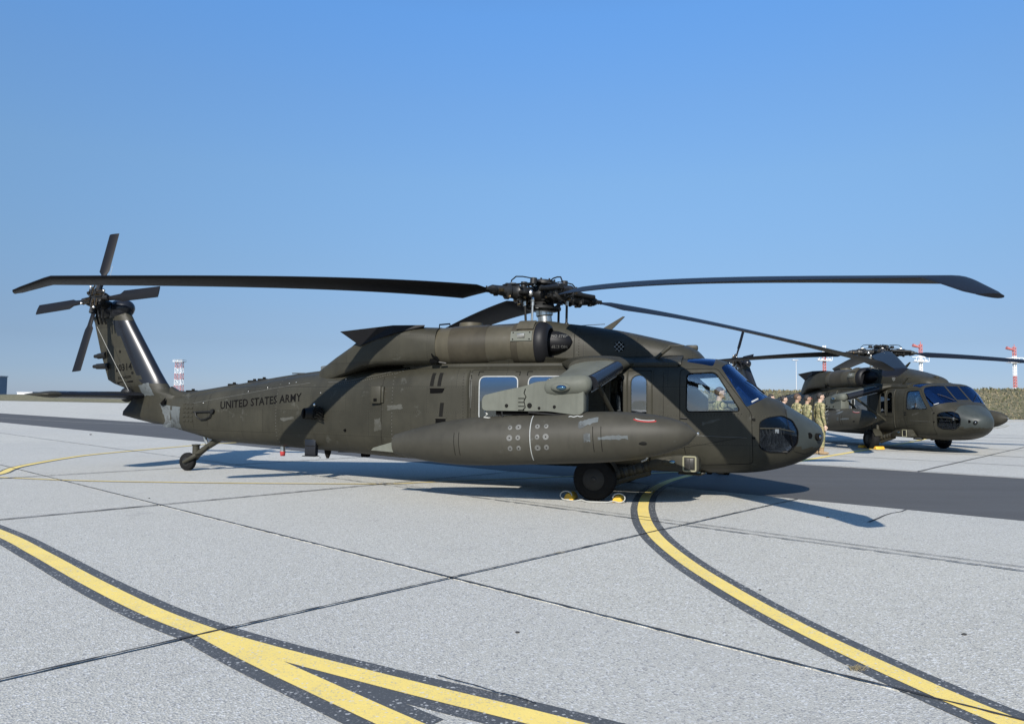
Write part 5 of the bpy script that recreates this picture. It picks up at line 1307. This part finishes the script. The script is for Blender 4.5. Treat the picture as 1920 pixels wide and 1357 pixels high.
def body_mesh(clasped):
    b = MB()
    for s in (-1, 1):
        b.tube([(0, s * .095, .95), (.015, s * .105, .72), (.015, s * .11, .50), (-.01, s * .115, .30), (-.02, s * .12, .12)], [.108, .098, .078, .078, .062], 16)
        b.tube([(-.02, s * .12, .26), (-.02, s * .12, .20)], [.08, .078], 14)
        b.ell((.05, s * .13, .045), (.145, .052, .045), 0, 16, 10); b.ell((-.04, s * .12, .07), (.065, .05, .07)); b.tube([(-.02, s * .12, .20), (-.01, s * .12, .06)], [.06, .06], 12)
        b.ell((-.005, s * .175, 1.415), (.085, .08, .08))
        if clasped:
            b.tube([(-.01, s * .205, 1.41), (-.06, s * .255, 1.27), (-.11, s * .265, 1.13)], [.068, .062, .052], 14); b.tube([(-.11, s * .265, 1.13), (-.15, s * .17, 1.03), (-.165, s * .08, .96)], [.052, .045, .036], 12)
            hw = Vector((-.175, s * .05, .93)); dr = Vector((0, -s * .7, -.6)).normalized()
        else:
            b.tube([(-.01, s * .205, 1.41), (-.03, s * .245, 1.27), (-.03, s * .265, 1.13)], [.068, .060, .050], 14); b.tube([(-.03, s * .265, 1.13), (0, s * .275, .98), (.03, s * .275, .86)], [.050, .044, .036], 12)
            hw = Vector((.035, s * .275, .82)); dr = Vector((.12, 0, -1)).normalized()
        b.ell(hw + dr * .02, (.042, .02, .05) if not clasped else (.03, .035, .04))
        side_v = Vector((1, 0, 0)) if not clasped else Vector((0, 0, 1))
        for k, L in enumerate((.072, .085, .078, .06)):
            p = hw + dr * .055 + side_v * (-.03 + .02 * k); cu = Vector((0, -s * .018, 0)) if not clasped else Vector((.015, 0, 0))
            b.tube([p, p + dr * L * .5 + cu * .4, p + dr * L + cu * 1.2], [.0105, .0098, .009], 8)
        b.tube([hw + side_v * .03, hw + side_v * .055 + dr * .03, hw + side_v * .05 + dr * .065], [.014, .012, .010], 8)
    b.ell((0, 0, .98), (.135, .175, .15)); b.ell((.01, 0, 1.10), (.13, .165, .18)); b.ell((.01, 0, 1.29), (.135, .185, .20)); b.ell((-.01, 0, 1.40), (.10, .17, .09))
    b.tube([(-.015, 0, 1.42), (.0, 0, 1.50), (.012, 0, 1.60)], [.075, .058, .056], 16)
    b.tube([(-.012, 0, 1.465), (-.004, 0, 1.505)], [.080, .070], 16)
    b.ell((.018, 0, 1.685), (.100, .078, .112), 0, 22, 16); b.ell((.045, 0, 1.612), (.068, .056, .06), 0, 16, 12); b.ell((.092, 0, 1.583), (.022, .024, .02))
    b.tube([(.112, 0, 1.70), (.132, 0, 1.662), (.130, 0, 1.650)], [.009, .013, .012], 8); b.ell((.095, 0, 1.712), (.022, .055, .012)); b.ell((.108, 0, 1.622), (.012, .024, .007)); b.ell((.108, 0, 1.608), (.012, .02, .007))
    for s in (-1, 1): b.ell((.0, s * .080, 1.668), (.024, .012, .034)); b.ell((.075, s * .042, 1.655), (.03, .025, .025))
    me = b.mesh('b', ['camo'], 180); o = link('tmpb', me); md = o.modifiers.new('r', 'REMESH'); md.mode = 'VOXEL'; md.voxel_size = .0085
    sm = o.modifiers.new('s', 'SMOOTH'); sm.iterations = 3; sm.factor = .5
    dg = bpy.context.evaluated_depsgraph_get(); r = bpy.data.meshes.new_from_object(o.evaluated_get(dg)); bpy.data.objects.remove(o)
    return r
BM = {c: body_mesh(c) for c in (True, False)}
def person(px, ptop, D, label, uni='camo', skin='skin', hair='hair', clasped=True, glasses=False, turn=0.0):
    top = at_depth(px, ptop, D); e = empty('person', (top.x, top.y, 0), turn)
    sc = top.z / 1.805; e.scale = (sc, sc, sc)
    me = BM[clasped].copy(); me.materials.clear()
    for k in (uni, skin, 'boot'): me.materials.append(MAT[k])
    for p in me.polygons:
        c = p.center; i = 0
        if c.z > 1.515 or (c.z > 1.48 and c.x > .045 and abs(c.y) < .045): i = 1
        elif c.z < .215: i = 2
        elif (clasped and c.x < -.13 and abs(c.y) < .10 and .80 < c.z < .985) or (not clasped and abs(c.y) > .215 and c.z < .865): i = 1
        p.material_index = i
    finish(me, 60); me.name = 'body'; link('body', me, e)
    b = MB(); b.ell((.010, 0, 1.695), (.107, .084, .112), 0, 30, 22)
    F = []; M2 = []
    for f in b.f:
        c = sum((Vector(b.v[i]) for i in f), Vector()) / len(f)
        if c.z > 1.722 + .20 * max(0, c.x) or (c.x < -.005 and c.z > 1.625): F.append(f)
    b.f = F; b.m = [0] * len(F); ho = b.build('hair', hair, e, 80, fix=False); md = ho.modifiers.new('t', 'SOLIDIFY'); md.thickness = .012
    b = MB()
    for s in (-1, 1): b.ell((.098, s * .033, 1.688), (.012, .013, .008), 0, 10, 8); b.tube([(.112, s * .012, 1.706), (.112, s * .035, 1.711), (.098, s * .056, 1.704)], .005, 6)
    b.build('eyes_and_brows', hair, e)
    if uni == 'camo':
        b = MB()
        b.box((0, -.275 if not clasped else -.268, 1.30), (.06, .015, .05), 0, bev=.004); b.build('shoulder_patch', 'seal' if px != 1537 else 'hair', e)
    if glasses:
        b = MB()
        for s in (-1, 1): b.tube([Vector((.128, s * .034 + .024 * math.cos(a), 1.687 + .016 * math.sin(a))) for a in [2 * PI * k / 12 for k in range(12)]], .003, 5, closed=True); b.tube([(.126, s * .058, 1.69), (.0, s * .086, 1.69)], .003, 5)
        b.build('glasses', 'red', e)
    tag(e, label, 'person', 'soldiers standing in formation'); return e
person(1348, 725, 15.6, 'soldier in camouflage seen through the near cockpit windows', hair='hairbr', clasped=False)
person(1445, 738.5, 25.0, 'soldier in shade, uniform coloured dark, leftmost of the heads above the helicopter nose', uni='shaded_suit', hair='hair', skin='skin', turn=-.1)
person(1469, 741, 22.8, 'soldier with lowest head, mostly hidden behind the sloping helicopter nose', skin='skin')
person(1494, 737, 22.4, 'soldier with cropped dark hair, third from right end of the line', skin='skin2', hair='hairbr')
person(1513, 739.5, 22.0, 'soldier wearing glasses, second from right end of the line', skin='skin2', glasses=True)
person(1537, 735.5, 21.9, 'tallest soldier in camouflage, rightmost of the line beside the helicopter nose', clasped=False)

# ------------------------------------------------------------------ far things
MAT['mast_red'] = simple('mast_red', (0.40, 0.13, 0.12), .6, bmp=0); MAT['mast_white'] = simple('mast_white', (0.70, 0.70, 0.70), .6, bmp=0)  # red paled: distance haze put into the colour
MAT['galv'] = simple('galvanised_pole', (0.42, 0.44, 0.46), .5, .3, bmp=0)
def lattice(root, w0, w1, H, nb, r, first=0, z0=0.0):
    for k in range(nb):
        b = MB(); a0 = z0 + H * k / nb; a1 = z0 + H * (k + 1) / nb
        def cw(z): return (w0 + (w1 - w0) * (z - z0) / H) / 2
        for sx, sy in ((-1, -1), (1, -1), (1, 1), (-1, 1)): b.cyl((sx * cw(a0), sy * cw(a0), a0), (sx * cw(a1), sy * cw(a1), a1), r, r, 6)
        nn = max(1, int(round((a1 - a0) / (2 * cw(a0)))))
        for j in range(nn):
            b0 = a0 + (a1 - a0) * j / nn; b1 = a0 + (a1 - a0) * (j + 1) / nn
            for (ax_, ay), (bx, by) in (((-1, -1), (1, -1)), ((1, -1), (1, 1)), ((1, 1), (-1, 1)), ((-1, 1), (-1, -1))):
                b.cyl((ax_ * cw(b0), ay * cw(b0), b0), (bx * cw(b1), by * cw(b1), b1), r * .7, r * .7, 5); b.cyl((ax_ * cw(b1), ay * cw(b1), b1), (bx * cw(b0), by * cw(b0), b0), r * .7, r * .7, 5)
                b.cyl((ax_ * cw(b0), ay * cw(b0), b0), (bx * cw(b0), by * cw(b0), b0), r * .7, r * .7, 5)
        b.build('lattice_section', 'mast_red' if (k + first) % 2 == 0 else 'mast_white', root)
def ground_at(px, D): 
    p = at_depth(px, 700, D); return Vector((p.x, D, -.35))
def zat(px, py, D): return at_depth(px, py, D).z
p = ground_at(336, 420); t = empty('lattice_tower', p); zt = zat(336, 678, 420) + .35
lattice(t, 3.9, 3.3, zt, 7, .13, 0); b = MB(); b.box((0, 0, zt), (5.4, 5.4, .3)); b.box((0, 0, zt + 1.0), (5.4, 5.4, .10)); 
for sx in (-2.6, 0, 2.6):
    for sy in (-2.6, 2.6): b.cyl((sx, sy, zt), (sx, sy, zt + 1), .08, .08, 5)
b.build('tower_platform', 'mast_white', t); tag(t, 'red and white banded lattice tower behind the tail of the near helicopter', 'tower')
for px, top, plat, lab, b0 in ((1546, 648, 676, 'red and white mast left of the far helicopter rotor hub', 1), (1727, 645, 678, 'red and white mast just right of the far helicopter rotor hub', 0), (1903, 650, 680, 'red and white mast at the right edge above the grassy bank', 0)):
    D = 152.0; p = ground_at(px, D); p.z = 0; m_ = empty('approach_light_mast', p); zt = zat(px, top, D)
    zp = zat(px, plat, D); low = zat(px, 735, D)
    hs_ = [0, low + (zp - low) * .15, low + (zp - low) * .55, zp + 1.4, zt]
    cols = [0, 1, 0, 1, 0] if b0 == 0 else [0, 1, 0, 0, 1]
    for k in range(4):
        a0, a1 = hs_[k], hs_[k + 1]; b = MB(); r = .045
        w_ = .22
        for sx, sy in ((-1, -1), (1, -1), (1, 1), (-1, 1)): b.cyl((sx * w_, sy * w_, a0), (sx * w_, sy * w_, a1), .065, .065, 6)
        nn = max(1, int((a1 - a0) / .6))
        for j in range(nn):
            b0_, b1_ = a0 + (a1 - a0) * j / nn, a0 + (a1 - a0) * (j + 1) / nn
            for (ax_, ay), (bx, by) in (((-1, -1), (1, -1)), ((1, -1), (1, 1)), ((1, 1), (-1, 1)), ((-1, 1), (-1, -1))): b.cyl((ax_ * w_, ay * w_, b0_), (bx * w_, by * w_, b1_), r, r, 5)
        b.build('mast_section', 'mast_red' if cols[k + 1] == 0 else 'mast_white', m_)
    b = MB(); b.box((0, 0, zp), (2.6, 1.6, .12)); b.box((0, -.8, zp + 1.0), (2.6, .08, .10)); b.box((0, .8, zp + 1.0), (2.6, .08, .10))
    for sx in (-1.3, -.45, .45, 1.3): b.cyl((sx, -.8, zp), (sx, -.8, zp + 1), .05, .05, 5); b.cyl((sx * .9, 0, zp + .1), (sx * .9, 0, zp + .45), .16, .20, 8)
    b.build('light_platform', 'mast_white', m_)
    if b0 == 0:
        b = MB(); b.lathe((0, 0, zt - .75), (-1.6, 0, zt - .25), [(0, .10), (.3, .2), (1, .34)], 12); b.cyl((0, 0, zt - .8), (0, 0, zt + .5), .07, .07, 6); b.build('wind_cone', 'mast_red', m_)
    tag(m_, lab, 'mast', 'red and white masts behind the bank')
D = 160.0; p = ground_at(1493, D); p.z = 0; b = MB(); zt = zat(1493, 675, D); b.cyl((p.x, p.y, 0), (p.x, p.y, zt), .14, .08, 8); b.box((p.x - .2, p.y, zt), (1.3, .5, .22), bev=.05)
tag(b.build('light_pole', 'galv'), 'thin grey lamp pole rising above the bank left of the masts', 'lamp pole')
MAT['hangar'] = simple('blue_grey_cladding', (0.13, 0.19, 0.26), .6, scale=.3, bmp=0); MAT['pale_wall'] = simple('pale_wall', (0.55, 0.56, 0.57), .7, scale=.3, bmp=0)
D = 520.0; hb = empty('hangar', ground_at(-60, D)); xr = at_depth(12, 720, D).x - hb.location.x; zt = zat(6, 706, D) + .35
xr -= 5.0
b = MB(); b.box((xr - 30, 4, zt / 2), (60, 8, zt)); b.build('cladding', 'hangar', hb)
b = MB()
for k in range(12): b.box((xr - 2 - 5 * k, -.1, zt / 2), (.35, .3, zt))
b.build('cladding_rib', 'hangar', hb)
b = MB(); b.box((xr - 30, 4, zt + .3), (60.8, 8.8, .7)); b.build('roof_edge', 'galv', hb)
b = MB(); b.box((xr - 4.2, -.3, 4.8), (4.6, .5, 9.0)); b.build('door', 'pale_wall', hb)
tag(hb, 'blue grey hangar at the left edge on the horizon', 'building')
D = 430.0; lb = empty('low_building', ground_at(48, D)); zt = zat(48, 735, D) + .35
b = MB(); b.box((0, 6, zt / 2), (9, 12, zt)); b.build('wall', 'pale_wall', lb); b = MB(); b.box((0, 6, zt + .1), (9.4, 12.4, .25)); b.build('roof', 'galv', lb)
tag(lb, 'low white building just left of the stabilator tip on the horizon', 'building')
